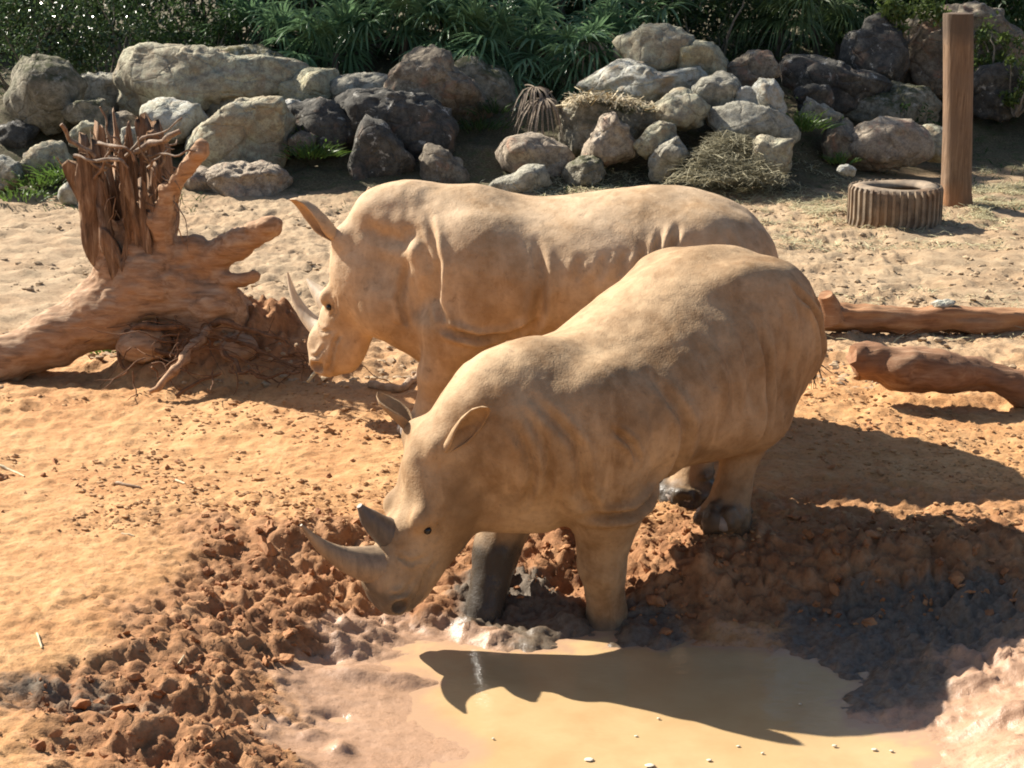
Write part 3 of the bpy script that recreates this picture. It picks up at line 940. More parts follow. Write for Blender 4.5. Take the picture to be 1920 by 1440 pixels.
REAR = dict(
    label='pale dusty rhinoceros standing on dry ground, head down beside the uprooted stump', loc=(.465, 11.36, 0), heading=math.atan2(.03, -1.0),
    sx=1.08, s=1.0, roof=1.8, zt=1.135, pitch=D(1.0), zmin=-.02, xmax=2.5, hl=.985, throat=((.82, 0, -.32), (.30, 0, -.44), .40, .28), jaw=[((.34, 0, -.32), (.26, .16, .17)), ((.7, 0, -.22), (.28, .12, .12))],
    poll=(1.525, -.05, 1.385), head_yaw=D(-30), head_pitch=D(-70), neck_up=.06,
    feet={'LF': (1.02, .28, .07), 'RF': (.62, -.28, .07), 'LH': (-.70, .30, .07), 'RH': (-1.0, -.30, .07)},
    elbow={'LF': .76, 'RF': .60},
    mud={}, nails={'LF': 1, 'RF': 1, 'LH': 1, 'RH': 1}, lip=.2,
    tail=[(-1.25, .0, -.12), (-1.24, .0, -.36)], nuchal=((1.16, 0, .36), (.28, .20, .22)),
    folds=FOLDS + [(0, 'T', [(-.56, .40), (-.50, .18), (-.47, -.05)], .022, .018), (0, 'T', [(-.46, .36), (-.41, .15), (-.39, .0)], .02, .016),
           (0, 'T', [(-.36, .27), (-.33, .12), (-.31, -.02)], .022, .012), (0, 'T', [(-.24, .24), (-.22, .10)], .022, .010), (0, 'T', [(-.12, .22), (-.10, .08)], .022, .009),
           (0, 'T', [(.02, .20), (.03, .06)], .024, .008), (0, 'T', [(.96, .30), (.90, .05), (.91, -.22)], .040, .014), (0, 'T', [(.98, .33), (1.10, .24), (1.24, .26), (1.34, .34)], .050, .011), (0, 'T', [(1.06, .10), (1.10, -.15), (1.06, -.35)], .022, .012)], skin=SKIN_B, horn_mat=(HORN_B, HORN_B),
    horns=[('front_horn', [(.78, 0, .02), (.77, 0, .14), (.72, 0, .26), (.63, 0, .37), (.52, 0, .45)], [.085, .058, .040, .024, .006]),
           ('rear_horn', [(.57, 0, .0), (.555, 0, .09), (.53, 0, .18), (.49, 0, .28)], [.10, .075, .046, .008])],
    ears=[dict(base=(.02, .15, .03), dir=(-.31, -.08, .26), open=(-.8, -.5, -.5), w=.105),
          dict(base=(.0, -.15, .03), dir=(.02, .10, .27), open=(-.8, .4, 0), w=.08)],
)
for _s in (FRONT, REAR):
    make_rhino(_s)

# ------------------------------------------------------------------ boulders of the rock bank
def mat_rock(name, a, b, dark, stain=None, moss=None, lichen=.5):
    k = NT(name)
    p = k.pos()
    n1 = k.noise(2.2, 7, .65); n2 = k.noise(9, 7, .7); n3 = k.noise(45, 5, .7)
    c = k.ramp(n1, (.34, a), (.64, b))
    c = k.mix(k.ramp(n2, (.42, 0.), (.60, .85)), c, dark)
    if stain:
        c = k.mix(k.ramp(k.noise(3.1, 5, .6, None, .6), (.56, 0.), (.68, .85)), c, stain)
    if lichen:
        c = k.mix(k.ramp(k.noise(5.5, 6, .7, None, .4), (.60, 0.), (.66, lichen)), c, (.50, .48, .43))
    if moss:
        up = k.n('ShaderNodeSeparateXYZ'); k.l(k.geo.outputs['Normal'], up.inputs[0])
        f = k.math('MULTIPLY', k.ramp(up.outputs['Z'], (.35, 0.), (.75, 1.)), k.ramp(n2, (.38, 0.), (.56, 1.)))
        c = k.mix(f, c, moss)
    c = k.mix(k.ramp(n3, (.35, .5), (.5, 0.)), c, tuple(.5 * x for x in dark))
    cr = k.voro(2.6, k.mix(.12, k.pos(), k.n('ShaderNodeTexNoise').outputs['Color']), 'DISTANCE_TO_EDGE')
    bb = k.bump(k.ramp(cr, (.0, 0.), (.05, 1.)), .5, .05)
    bb = k.bump(n2, .8, .06, bb)
    bb = k.bump(n3, .5, .012, bb)
    return k.out(c, .88, bb, .25)

ROCKM = {
 'tan': mat_rock('rock_tan', (0.402, 0.343, 0.241), (0.471, 0.469, 0.340), (0.228, 0.190, 0.135), (0.327, 0.243, 0.151)),
 'grey': mat_rock('rock_grey', (0.339, 0.310, 0.246), (0.471, 0.448, 0.356), (0.168, 0.155, 0.121)),
 'pale': mat_rock('rock_pale', (0.474, 0.474, 0.368), (0.481, 0.481, 0.454), (0.302, 0.267, 0.198), (0.410, 0.290, 0.178)),
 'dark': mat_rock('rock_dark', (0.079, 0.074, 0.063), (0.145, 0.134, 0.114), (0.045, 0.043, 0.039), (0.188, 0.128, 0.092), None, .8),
 'brown': mat_rock('rock_brown', (0.214, 0.178, 0.131), (0.324, 0.276, 0.204), (0.106, 0.086, 0.066), (0.299, 0.175, 0.117)),
 'red': mat_rock('rock_reddish', (0.344, 0.275, 0.206), (0.458, 0.384, 0.288), (0.185, 0.146, 0.110), (0.394, 0.226, 0.151)),
 'moss': mat_rock('rock_mossy', (0.235, 0.209, 0.156), (0.347, 0.314, 0.236), (0.123, 0.110, 0.079), None, (0.069, 0.072, 0.031)),
 'yellow': mat_rock('rock_lichen_yellow', (0.407, 0.363, 0.245), (0.470, 0.465, 0.330), (0.225, 0.194, 0.127), (0.380, 0.313, 0.154)),
 'mossy_top': mat_rock('rock_moss_top', (0.358, 0.321, 0.240), (0.471, 0.459, 0.351), (0.190, 0.167, 0.119), None, (0.127, 0.110, 0.045)),
}

def _ico(sub):
    import bmesh
    bm = bmesh.new()
    bmesh.ops.create_icosphere(bm, subdivisions=sub, radius=1.0)
    V = np.array([v.co[:] for v in bm.verts]); F = np.array([[v.index for v in f.verts] for f in bm.faces])
    bm.free()
    return V, F
ICO4, ICO5, ICO2, ICO1 = _ico(4), _ico(5), _ico(2), _ico(1)

def boulder(outline, Y, thick, seed, rough=1.0):
    """a boulder whose face has the given outline, at distance Y, thick metres deep"""
    pts = np.array([atY(x, y, Y) for x, y in outline])[:, [0, 2]]
    c = 0.5 * (pts.min(0) + pts.max(0))
    q = pts - c
    # centre that sees the whole outline
    c2 = q.mean(0); q = q - c2; c = c + c2
    q = q * 1.26
    ang = np.arctan2(q[:, 1], q[:, 0])
    o = np.argsort(ang); ang = ang[o]; q = q[o]
    r2 = np.random.default_rng(seed)
    V, F = ICO5 if np.ptp(pts[:, 0]) > 1.1 else ICO4
    phi = np.arctan2(V[:, 2], V[:, 0])
    # exact radius of the polygon in each direction
    R = np.zeros(len(V))
    for i in range(len(q)):
        a, b = q[i], q[(i + 1) % len(q)]
        d = np.stack([np.cos(phi), np.sin(phi)], 1)
        den = d[:, 0] * (b - a)[1] - d[:, 1] * (b - a)[0]
        t = (a[0] * (b - a)[1] - a[1] * (b - a)[0]) / np.where(np.abs(den) < 1e-9, 1e-9, den)
        s = (a[0] * d[:, 1] - a[1] * d[:, 0]) / np.where(np.abs(den) < 1e-9, 1e-9, den)
        m = (t > 0) & (s >= -1e-6) & (s <= 1 + 1e-6)
        R[m] = np.maximum(R[m], t[m])
    R[R == 0] = R[R > 0].mean()
    rho = np.hypot(V[:, 0], V[:, 2])
    P = np.stack([np.cos(phi) * R * rho ** .75, np.sign(V[:, 1]) * np.abs(V[:, 1]) ** .85 * thick / 2, np.sin(phi) * R * rho ** .75], 1)
    # broken facets: shave the solid with a few planes
    S = np.array([np.ptp(q[:, 0]) / 2, thick / 2, np.ptp(q[:, 1]) / 2])
    for i in range(14):
        n = r2.normal(size=3); n[1] = -abs(n[1]) * 1.2 if i < 9 else n[1]
        n /= np.linalg.norm(n)
        sup = np.abs(n * S).sum() * .5 + .5 * np.linalg.norm(n * S)
        h = sup * r2.uniform(.54, .82)
        over = np.maximum(P @ n - h, 0)
        P -= np.outer(over * .86, n) * np.array([.55, 1, .55])
    sc = S.mean()
    nrm = P / (np.linalg.norm(P, axis=1)[:, None] + 1e-9)
    o3 = r2.uniform(-50, 50, 3)
    P += nrm * (rough * sc * (.13 * fbm(P / sc * 1.5 + o3, 4, seed) - .10 * np.abs(fbm(P / sc * 3.0 + o3, 4, seed + 3)) + .03))[:, None]
    P[:, 1] += .12 * thick * noise(P / sc + o3, seed + 9)
    return P, F, np.array([c[0], Y, c[1]])

ROCKS = [
 ([(17, 135), (40, 122), (75, 120), (125, 128), (150, 165), (140, 195), (120, 225), (100, 238), (55, 230), (25, 195)], 24.5, .9, 'moss', 'round boulder with a dark moss cap under the glossy shrub'),
 ([(140, 142), (190, 140), (228, 147), (236, 165), (226, 205), (200, 210), (145, 190)], 25.4, .7, 'grey', 'grey slab between the moss-capped boulder and the long pale boulder'),
 ([(120, 212), (150, 190), (190, 190), (208, 205), (200, 232), (130, 232)], 24.1, .6, 'moss', 'low greenish stone beneath the grey slab'),
 ([(222, 185), (240, 135), (262, 115), (300, 105), (345, 107), (400, 110), (450, 115), (500, 122), (540, 135), (552, 150), (535, 170), (500, 178), (440, 178), (410, 192), (390, 220), (300, 232), (250, 232), (230, 215)], 25.0, 1.3, 'tan', 'very long pale boulder, the largest of the rock bank'),
 ([(395, 108), (440, 95), (500, 97), (535, 112), (554, 135), (548, 165), (420, 160)], 25.8, .8, 'mossy_top', 'boulder with a yellow-green mossy top behind the longest boulder'),
 ([(265, 225), (275, 208), (300, 197), (325, 194), (360, 205), (381, 228), (378, 248), (350, 262), (290, 266), (268, 252)], 24.0, .8, 'pale', 'pale grey rounded boulder below the longest boulder'),
 ([(395, 220), (405, 195), (440, 175), (485, 178), (475, 205), (420, 245), (398, 240)], 24.7, .6, 'grey', 'small grey rock wedged behind the leaning wedge boulder'),
 ([(350, 292), (365, 262), (385, 243), (415, 222), (440, 205), (462, 190), (490, 176), (522, 182), (532, 225), (545, 270), (550, 302), (520, 318), (440, 325), (385, 325), (355, 312)], 23.6, 1.0, 'tan', 'big leaning wedge shaped boulder with a shaded flat face'),
 ([(373, 346), (390, 325), (430, 313), (490, 312), (520, 320), (540, 337), (532, 362), (500, 373), (450, 375), (400, 366)], 22.6, .8, 'red', 'long flat reddish oval stone at the foot of the wedge boulder'),
 ([(520, 180), (545, 158), (580, 140), (605, 134), (622, 142), (622, 168), (607, 195), (602, 218), (570, 222), (535, 212)], 24.9, .8, 'yellow', 'rock stained with yellow lichen beside the longest boulder'),
 ([(522, 205), (530, 192), (557, 187), (566, 203), (540, 218)], 24.4, .4, 'pale', 'small white stone between the yellow lichen rock and the charcoal rock'),
 ([(535, 218), (550, 203), (590, 196), (630, 202), (655, 220), (682, 252), (665, 274), (630, 280), (590, 262), (550, 250)], 24.0, .8, 'dark', 'smooth charcoal rock sloping down beside the wedge boulder'),
 ([(546, 262), (565, 250), (587, 257), (584, 280), (560, 288), (548, 280)], 23.5, .35, 'brown', 'small brown stone with weeds under the charcoal rock'),
 ([(615, 175), (630, 152), (660, 143), (700, 142), (735, 155), (730, 195), (640, 205), (620, 198)], 25.0, .8, 'grey', 'flat topped grey rock under the palm leaves'),
 ([(625, 205), (640, 182), (680, 172), (730, 178), (780, 190), (820, 210), (847, 240), (842, 268), (810, 290), (770, 298), (720, 285), (680, 255), (650, 232)], 24.1, 1.1, 'dark', 'large blackish boulder speckled with white below the peaked boulder'),
 ([(664, 330), (672, 290), (678, 255), (692, 235), (720, 245), (737, 265), (762, 295), (776, 322), (768, 350), (720, 355), (678, 352)], 23.3, .8, 'dark', 'dark rock streaked white and rust standing before the blackish boulder'),
 ([(731, 170), (740, 140), (760, 118), (790, 98), (815, 97), (835, 108), (846, 130), (872, 152), (892, 185), (902, 218), (850, 232), (790, 220), (742, 200)], 25.0, 1.2, 'brown', 'tall peaked brown boulder with a rounded summit below the palms'),
 ([(842, 125), (880, 117), (905, 127), (940, 148), (967, 180), (972, 208), (945, 240), (890, 242), (870, 200), (848, 155)], 25.5, .9, 'moss', 'sloping boulder leaning on the peaked boulder, dry frond on its other side'),
 ([(782, 295), (800, 280), (825, 283), (850, 300), (874, 330), (870, 352), (830, 360), (795, 350)], 23.2, .6, 'brown', 'dark brown stone at the foot of the blackish boulder'),
 ([(930, 292), (960, 272), (990, 258), (1020, 262), (1055, 280), (1060, 300), (1047, 327), (1030, 348), (1005, 345), (970, 328)], 23.3, .7, 'red', 'diamond shaped rock with orange stains'),
 ([(920, 358), (935, 340), (965, 330), (985, 318), (1005, 315), (1015, 328), (1023, 347), (1000, 366), (960, 373), (923, 373)], 22.6, .5, 'grey', 'bone shaped grey stone lying before the diamond shaped rock'),
 ([(1045, 220), (1075, 195), (1120, 190), (1180, 205), (1222, 215), (1228, 240), (1215, 270), (1190, 295), (1110, 300), (1055, 285)], 23.9, 1.1, 'moss', 'dark mossy boulder with straw lying along its top'),
 ([(1085, 290), (1108, 265), (1130, 228), (1148, 222), (1157, 240), (1170, 242), (1184, 267), (1177, 295), (1140, 304), (1092, 304)], 23.2, .6, 'red', 'ribbed pinkish rock leaning before the straw covered boulder'),
 ([(1066, 318), (1090, 300), (1125, 298), (1134, 322), (1110, 346), (1070, 346)], 22.9, .5, 'moss', 'small greenish stone low in the soil near the diamond shaped rock'),
 ([(1195, 268), (1215, 245), (1240, 232), (1266, 238), (1264, 257), (1240, 278), (1215, 295), (1198, 290)], 23.2, .5, 'tan', 'tan stone with a rusty end below the square tan block'),
 ([(1216, 305), (1240, 275), (1270, 262), (1284, 282), (1267, 314), (1240, 336), (1222, 332)], 22.9, .5, 'grey', 'leaning grey slab at the edge of the hay heap'),
 ([(1223, 214), (1250, 185), (1285, 168), (1302, 175), (1319, 202), (1312, 228), (1285, 244), (1250, 234)], 23.7, .8, 'tan', 'squarish tan block below the orange streaked slab'),
 ([(1103, 157), (1135, 130), (1170, 120), (1210, 128), (1240, 138), (1290, 130), (1312, 152), (1290, 168), (1240, 180), (1215, 196), (1180, 198), (1138, 188)], 24.7, 1.1, 'pale', 'long pale slab with orange streaks under the topmost boulder'),
 ([(1173, 80), (1205, 60), (1240, 47), (1270, 50), (1288, 72), (1291, 102), (1272, 128), (1250, 137), (1205, 132), (1178, 110)], 25.2, 1.0, 'tan', 'topmost rounded tan boulder perched on the slabs'),
 ([(1153, 94), (1170, 82), (1187, 84), (1194, 116), (1175, 126), (1158, 114)], 25.6, .5, 'grey', 'small grey stone tucked behind the topmost boulder'),
 ([(1280, 97), (1305, 85), (1330, 92), (1358, 115), (1363, 127), (1340, 145), (1300, 160), (1265, 170), (1250, 155), (1278, 132)], 25.0, .9, 'yellow', 'yellowish boulder next to the topmost boulder'),
 ([(1305, 168), (1325, 147), (1350, 142), (1375, 152), (1384, 172), (1377, 203), (1340, 214), (1312, 202)], 24.2, .8, 'grey', 'round grey boulder between the tan block and the white stone'),
 ([(1360, 135), (1390, 112), (1430, 104), (1453, 120), (1457, 138), (1430, 154), (1390, 166), (1366, 155)], 25.0, .8, 'brown', 'dark brown slab under the grassy palm clump'),
 ([(1374, 190), (1390, 168), (1410, 167), (1427, 180), (1432, 206), (1400, 214), (1377, 210)], 24.0, .5, 'pale', 'small pale stone leaning on the white round stone'),
 ([(1412, 172), (1430, 153), (1450, 154), (1466, 176), (1470, 210), (1450, 218), (1425, 208)], 23.9, .6, 'pale', 'white round stone with one rusty spot'),
 ([(1338, 218), (1380, 202), (1440, 203), (1477, 226), (1484, 252), (1472, 270), (1430, 272), (1388, 255), (1345, 245)], 23.6, .8, 'grey', 'long grey boulder under the white round stone, hay against it'),
 ([(1402, 294), (1415, 268), (1430, 263), (1450, 270), (1475, 270), (1484, 292), (1477, 320), (1445, 333), (1418, 327)], 22.8, .7, 'tan', 'saddle topped tan boulder at the foot of the hay heap'),
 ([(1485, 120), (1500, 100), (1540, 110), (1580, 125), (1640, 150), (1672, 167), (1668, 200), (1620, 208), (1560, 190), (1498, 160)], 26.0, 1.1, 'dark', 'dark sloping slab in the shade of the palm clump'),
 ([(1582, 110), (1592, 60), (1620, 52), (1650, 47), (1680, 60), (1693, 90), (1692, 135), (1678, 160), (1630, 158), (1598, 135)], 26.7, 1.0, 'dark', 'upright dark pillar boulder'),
 ([(1692, 80), (1720, 45), (1760, 25), (1830, 15), (1860, 35), (1890, 70), (1912, 112), (1905, 155), (1850, 175), (1750, 180), (1698, 160)], 27.2, 1.5, 'brown', 'massive boulder behind the wooden post, shrub growing over it'),
 ([(1555, 180), (1610, 172), (1670, 168), (1720, 173), (1755, 200), (1745, 242), (1660, 245), (1575, 225)], 25.9, 1.0, 'moss', 'low shaded mossy boulder between the pillar boulder and the post'),
 ([(1592, 280), (1610, 240), (1650, 235), (1700, 237), (1726, 255), (1737, 288), (1700, 303), (1640, 318), (1597, 312)], 24.2, .8, 'red', 'blocky rust brown boulder behind the tyre'),
 ([(1542, 270), (1560, 238), (1590, 232), (1607, 250), (1602, 290), (1570, 303), (1545, 293)], 24.3, .6, 'brown', 'small brown rock against the blocky rust brown boulder'),
 ([(1720, 252), (1740, 240), (1778, 245), (1778, 295), (1740, 297), (1726, 280)], 24.6, .6, 'tan', 'stone half hidden by the wooden post'),
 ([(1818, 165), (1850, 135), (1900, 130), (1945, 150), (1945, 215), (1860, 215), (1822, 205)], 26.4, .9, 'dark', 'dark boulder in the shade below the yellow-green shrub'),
 ([(1571, 322), (1578, 311), (1592, 310), (1603, 318), (1599, 327), (1578, 328)], 22.9, .2, 'pale', 'small pale stone by the green sprig behind the tyre'),
 ([(40, 325), (60, 290), (85, 272), (105, 275), (127, 300), (122, 332), (70, 340)], 22.9, .6, 'tan', 'tan stone among bright weeds left of the stump'),
 ([(-25, 312), (5, 300), (30, 310), (42, 342), (10, 354), (-25, 350)], 22.5, .6, 'grey', 'grey stone at the weedy end of the rock bank'),
 ([(116, 362), (135, 342), (170, 335), (192, 350), (187, 388), (150, 396), (122, 384)], 21.8, .6, 'pale', 'pale cream boulder just behind the stump'),
 ([(-15, 248), (30, 232), (62, 245), (58, 275), (0, 285)], 24.2, .6, 'dark', 'dark low stone under the moss-capped boulder'),
 ([(203, 244), (212, 215), (232, 210), (252, 225), (257, 260), (230, 272), (208, 264)], 24.1, .5, 'brown', 'brown stone just below the longest boulder, near the stump tip'),
 ([(226, 270), (235, 245), (255, 243), (267, 262), (260, 284), (230, 285)], 23.6, .4, 'grey', 'little grey stone seen between the stump roots'),
 ([(342, 354), (360, 320), (385, 315), (402, 335), (393, 370), (352, 382)], 22.7, .5, 'red', 'greyish red stone behind the stump branch'),
 ([(137, 250), (160, 230), (187, 240), (193, 266), (160, 276), (138, 268)], 23.6, .5, 'tan', 'tan stone right behind the stump root tips'),
 ([(1498, 175), (1520, 162), (1550, 165), (1562, 188), (1540, 208), (1502, 202)], 25.0, .5, 'dark', 'small dark stone under the sloping slab'),
 ([(1503, 214), (1520, 188), (1545, 200), (1577, 217), (1572, 234), (1530, 234)], 24.5, .4, 'grey', 'whitish stone near the green weeds of the shaded bank'),
]
for i, (ol, Y, th, mt, lb) in enumerate(ROCKS):
    P, F, c = boulder(ol, Y, th, 100 + i)
    obj('boulder', mesh_np('boulder', P, F), ROCKM[mt], label=lb, cat='rock', group='boulders of the rock bank', loc=c)

# ------------------------------------------------------------------ wooden post
def zg(x, y):
    return float(ground_level(np.array([[x, y]], float))[0][0])

def mat_wood(name, cols, stretch=(14, 14, 1.2), rough=.85, bump=.5):
    k = NT(name)
    p = k.pos(True)
    g = k.noise(2.2, 8, .68, p, .3, stretch)
    n = k.noise(3.0, 6, .6, p)
    c = k.ramp(g, (.30, cols[0]), (.5, cols[1]), (.72, cols[2]))
    c = k.mix(k.ramp(n, (.45, 0.), (.68, .6)), c, cols[3])
    b = k.bump(g, bump, .02)
    b = k.bump(k.noise(60, 4, .7, p), .3, .005, b)
    return k.out(c, rough, b, .25)

b0 = at(1792, 391, 0); b0[2] = zg(b0[0], b0[1])
m = MB()
zz = np.array([-.25, 0, .05, .14, .4, .9, 1.4, 1.9, 2.20, 2.34, 2.36])
rr = np.array([.21, .215, .208, .195, .186, .182, .180, .180, .181, .181, .178])
cen = np.stack([.012 * np.sin(zz * 1.3) - .13 * zz / 2.3, .01 * np.cos(zz), zz], 1)
n_s = 40
th = np.linspace(0, 2 * math.pi, n_s, endpoint=False)
zf = np.linspace(-.25, 2.36, 70)
rows = []
for z in zf:
    r = np.interp(z, zz, rr)
    cx, cy = np.interp(z, zz, cen[:, 0]), np.interp(z, zz, cen[:, 1])
    a = np.stack([np.cos(th) * 5, np.sin(th) * 5, np.full(n_s, z * .5)], 1)
    r = r * (1 + .03 * fbm(a, 3, 4) - .05 * np.maximum(0, np.abs(fbm(a * np.array([1.6, 1.6, .8]), 2, 14)) < .05) + .05 * np.exp(-((th - 3.35) / .10) ** 2) * -1 + .012 * np.sin(th * 2 + z))
    rows.append(np.stack([cx + r * np.cos(th), cy + r * np.sin(th), np.full(n_s, z)], 1))
V = np.concatenate(rows); F = []
for i in range(len(zf) - 1):
    for j in range(n_s):
        F.append((i * n_s + j, i * n_s + (j + 1) % n_s, (i + 1) * n_s + (j + 1) % n_s, (i + 1) * n_s + j))
m.add(V, F)
top = rows[-1]; ring2 = top * [.55, .55, 1] + [cen[-1, 0] * .45, cen[-1, 1] * .45, .012]
m.add(np.concatenate([top, ring2, [[cen[-1, 0], cen[-1, 1], 2.368]]]), [(j, (j + 1) % n_s, n_s + (j + 1) % n_s, n_s + j) for j in range(n_s)])
m.add(np.concatenate([ring2, [[cen[-1, 0], cen[-1, 1], 2.374]]]), [(j, (j + 1) % n_s, n_s) for j in range(n_s)])
M_POST = NT('post_wood')
p = M_POST.pos(True)
g = M_POST.noise(2.6, 8, .7, p, .2, (16, 16, .9)); n = M_POST.noise(2.2, 5, .6, p)
c = M_POST.ramp(g, (.3, (.10, .064, .040)), (.5, (.20, .126, .078)), (.72, (.31, .21, .135)))
c = M_POST.mix(M_POST.ramp(n, (.46, 0.), (.66, .7)), c, (.17, .115, .08))
sx_ = M_POST.n('ShaderNodeSeparateXYZ'); M_POST.l(p, sx_.inputs[0])
hz = M_POST.math('ADD', sx_.outputs['Z'], M_POST.math('MULTIPLY', M_POST.math('SUBTRACT', n, .5), .5))
c = M_POST.mix(M_POST.ramp(M_POST.math('DIVIDE', hz, 2.5), (.78, 0.), (.88, .75)), c, (.085, .065, .05))
c = M_POST.mix(M_POST.ramp(M_POST.math('DIVIDE', hz, 2.5), (.03, .7), (.12, 0.)), c, (.32, .15, .065))
bb = M_POST.bump(g, .55, .02)
post = empty('wooden_post', tuple(b0), 'thick weathered wooden post standing beside the old tyre', 'post')
obj('shaft', m.mesh('post'), M_POST.out(c, .85, bb, .2), post)

# ------------------------------------------------------------------ old tyre
t0 = at(1676, 421, 0); t0[2] = zg(t0[0], t0[1]) - .02
tyre = empty('old_tyre', tuple(t0), 'large worn tractor tyre lying flat beside the wooden post', 'tyre')
R0, RI, HT = .535, .30, .50
prof = [(RI, .10), (RI + .02, .03), (RI + .09, .0), (R0 - .10, .0), (R0 - .03, .02), (R0 - .012, .06), (R0 - .012, HT - .06), (R0 - .03, HT - .015), (R0 - .08, HT + .005),
        (RI + .12, HT + .018), (RI + .05, HT + .0), (RI, HT - .04), (RI + .015, HT - .07), (R0 - .12, HT - .09), (R0 - .07, HT - .2), (R0 - .07, .2), (R0 - .12, .09), (RI + .015, .13)]
n_s = 96
V = []
for a in np.linspace(0, 2 * math.pi, n_s, endpoint=False):
    sag = 1 + .012 * math.sin(2 * a + .6) + .006 * math.sin(5 * a)
    V += [(r * sag * math.cos(a), r * sag * math.sin(a), z + .012 * math.sin(a * 2 + 1) * (z / HT)) for r, z in prof]
npf = len(prof)
F = [(i * npf + j, ((i + 1) % n_s) * npf + j, ((i + 1) % n_s) * npf + (j + 1) % npf, i * npf + (j + 1) % npf) for i in range(n_s) for j in range(npf)]
M_TYRE = NT('tyre_rubber')
p = M_TYRE.pos()
n1 = M_TYRE.noise(6, 7, .65)
c = M_TYRE.ramp(n1, (.34, (.115, .088, .066)), (.62, (.28, .215, .15)))
c = M_TYRE.mix(M_TYRE.ramp(M_TYRE.noise(2.5, 4), (.5, 0.), (.7, .55)), c, (.27, .15, .075))
m_ty = M_TYRE.out(c, .8, M_TYRE.bump(M_TYRE.noise(50, 4), .35, .006), .3)
obj('casing', mesh_np('tyre_casing', np.array(V), np.array(F)), m_ty, tyre)
# tread lugs round the outside, each bent in the middle
def lug_mesh():
    import bmesh
    w, d = .020, .030
    ks = [(-.022, .05), (.006, .14), (.004, .24), (.004, .34), (.0, HT - .035), (.0, HT + .004)]
    V, F = [], []
    for i, (dy, z) in enumerate(ks):
        o = d if i < 5 else d * .35
        V += [(-.012, dy - w, z), (o, dy - w * .8, z), (o, dy + w * .8, z), (-.012, dy + w, z)]
    for i in range(len(ks) - 1):
        for j in range(3):
            F.append((i * 4 + j, i * 4 + j + 1, i * 4 + j + 5, i * 4 + j + 4))
    F += [(0, 3, 2, 1), (20, 21, 22, 23)]
    return mesh_np('tread_lug', np.array(V), np.array(F), False)
lm = lug_mesh(); lm.materials.append(m_ty)
for i in range(38):
    a = 2 * math.pi * i / 38
    sag = 1 + .012 * math.sin(2 * a + .6) + .006 * math.sin(5 * a)
    o = obj('tread_lug', lm, None, tyre)
    r = (R0 - .012) * sag
    o.location = (r * math.cos(a), r * math.sin(a), 0); o.rotation_euler = (0, 0, a)

# ------------------------------------------------------------------ uprooted stump
M_STUMP = mat_wood('stump_wood', [(.15, .085, .048), (.35, .215, .125), (.52, .385, .26), (.38, .215, .115)], (1.8, 9, 9), .85, .5)
M_BARE = mat_wood('bare_root_wood', [(.08, .055, .04), (.21, .155, .11), (.44, .37, .29), (.24, .12, .06)], (7, 7, 7), .8, .5)
M_CROWN = mat_wood('torn_wood', [(.05, .036, .027), (.20, .125, .078), (.43, .33, .235), (.27, .14, .07)], (13, 13, 1.6), .85, .8)
M_ROOTS = mat_wood('root_wood', [(.07, .036, .02), (.16, .085, .045), (.28, .155, .085), (.13, .06, .03)], (8, 8, 8), .9, .5)

def wp(*pts):
    """(px, py, Y) -> world points"""
    return np.array([atY(*p) for p in pts])

st_base = at(300, 712, 0)
stump = empty('uprooted_stump', tuple(st_base), 'uprooted tree stump with leaning trunk and bristling torn roots', 'tree stump')
f = Field((-5.7, 11.7, -.25), (-1.35, 14.2, 2.15), 0.018)
PXM = 3214 / 13.5
f.chain(wp((-330, 800, 12.5), (-120, 735, 12.7), (0, 677, 12.9), (100, 637, 13.0), (200, 588, 13.1), (285, 525, 13.2)), [.15, .15, .16, .19, .25, .31], .12)
f.chain(wp((285, 530, 13.2), (345, 560, 13.25), (410, 610, 13.2), (500, 680, 13.1)), [.30, .30, .28, .16], .14)
f.chain(wp((262, 520, 13.2), (255, 440, 13.2), (250, 390, 13.2)), [.24, .16, .08], .06)
f.chain(wp((170, 590, 13.1), (212, 510, 13.1), (205, 440, 13.12), (192, 380, 13.12)), [.20, .13, .075, .04], .07)
f.chain(wp((312, 500, 13.1), (302, 420, 13.05)), [.12, .085], .05)
f.chain(wp((300, 430, 13.1), (318, 360, 13.0), (350, 315, 12.9), (374, 285, 12.85), (376, 272, 12.85)), [.10, .075, .062, .062, .05], .04)
f.chain(wp((355, 500, 13.2), (400, 485, 13.1), (450, 455, 13.0), (508, 424, 12.9)), [.16, .115, .108, .085], .05)
f.chain(wp((395, 500, 13.1), (425, 525, 13.0), (455, 527, 12.95), (476, 518, 12.9)), [.08, .055, .05, .042], .04)
f.chain(wp((330, 480, 13.2), (365, 462, 13.1)), [.14, .10], .05)
f.ball(atY(272, 648, 12.85), (.20, .17, .15), .05)
f.ball(atY(445, 655, 12.85), (.16, .15, .12), .06)
f.ball(atY(405, 575, 13.05), (.22, .20, .2), .08)
V, F = f.skin(1)
N = normals(V, F)
up = np.stack([V[:, 0], V[:, 1], V[:, 2]], 1)
upr = sstep(1.0, 1.2, V[:, 2]) * (V[:, 0] < -2.75)
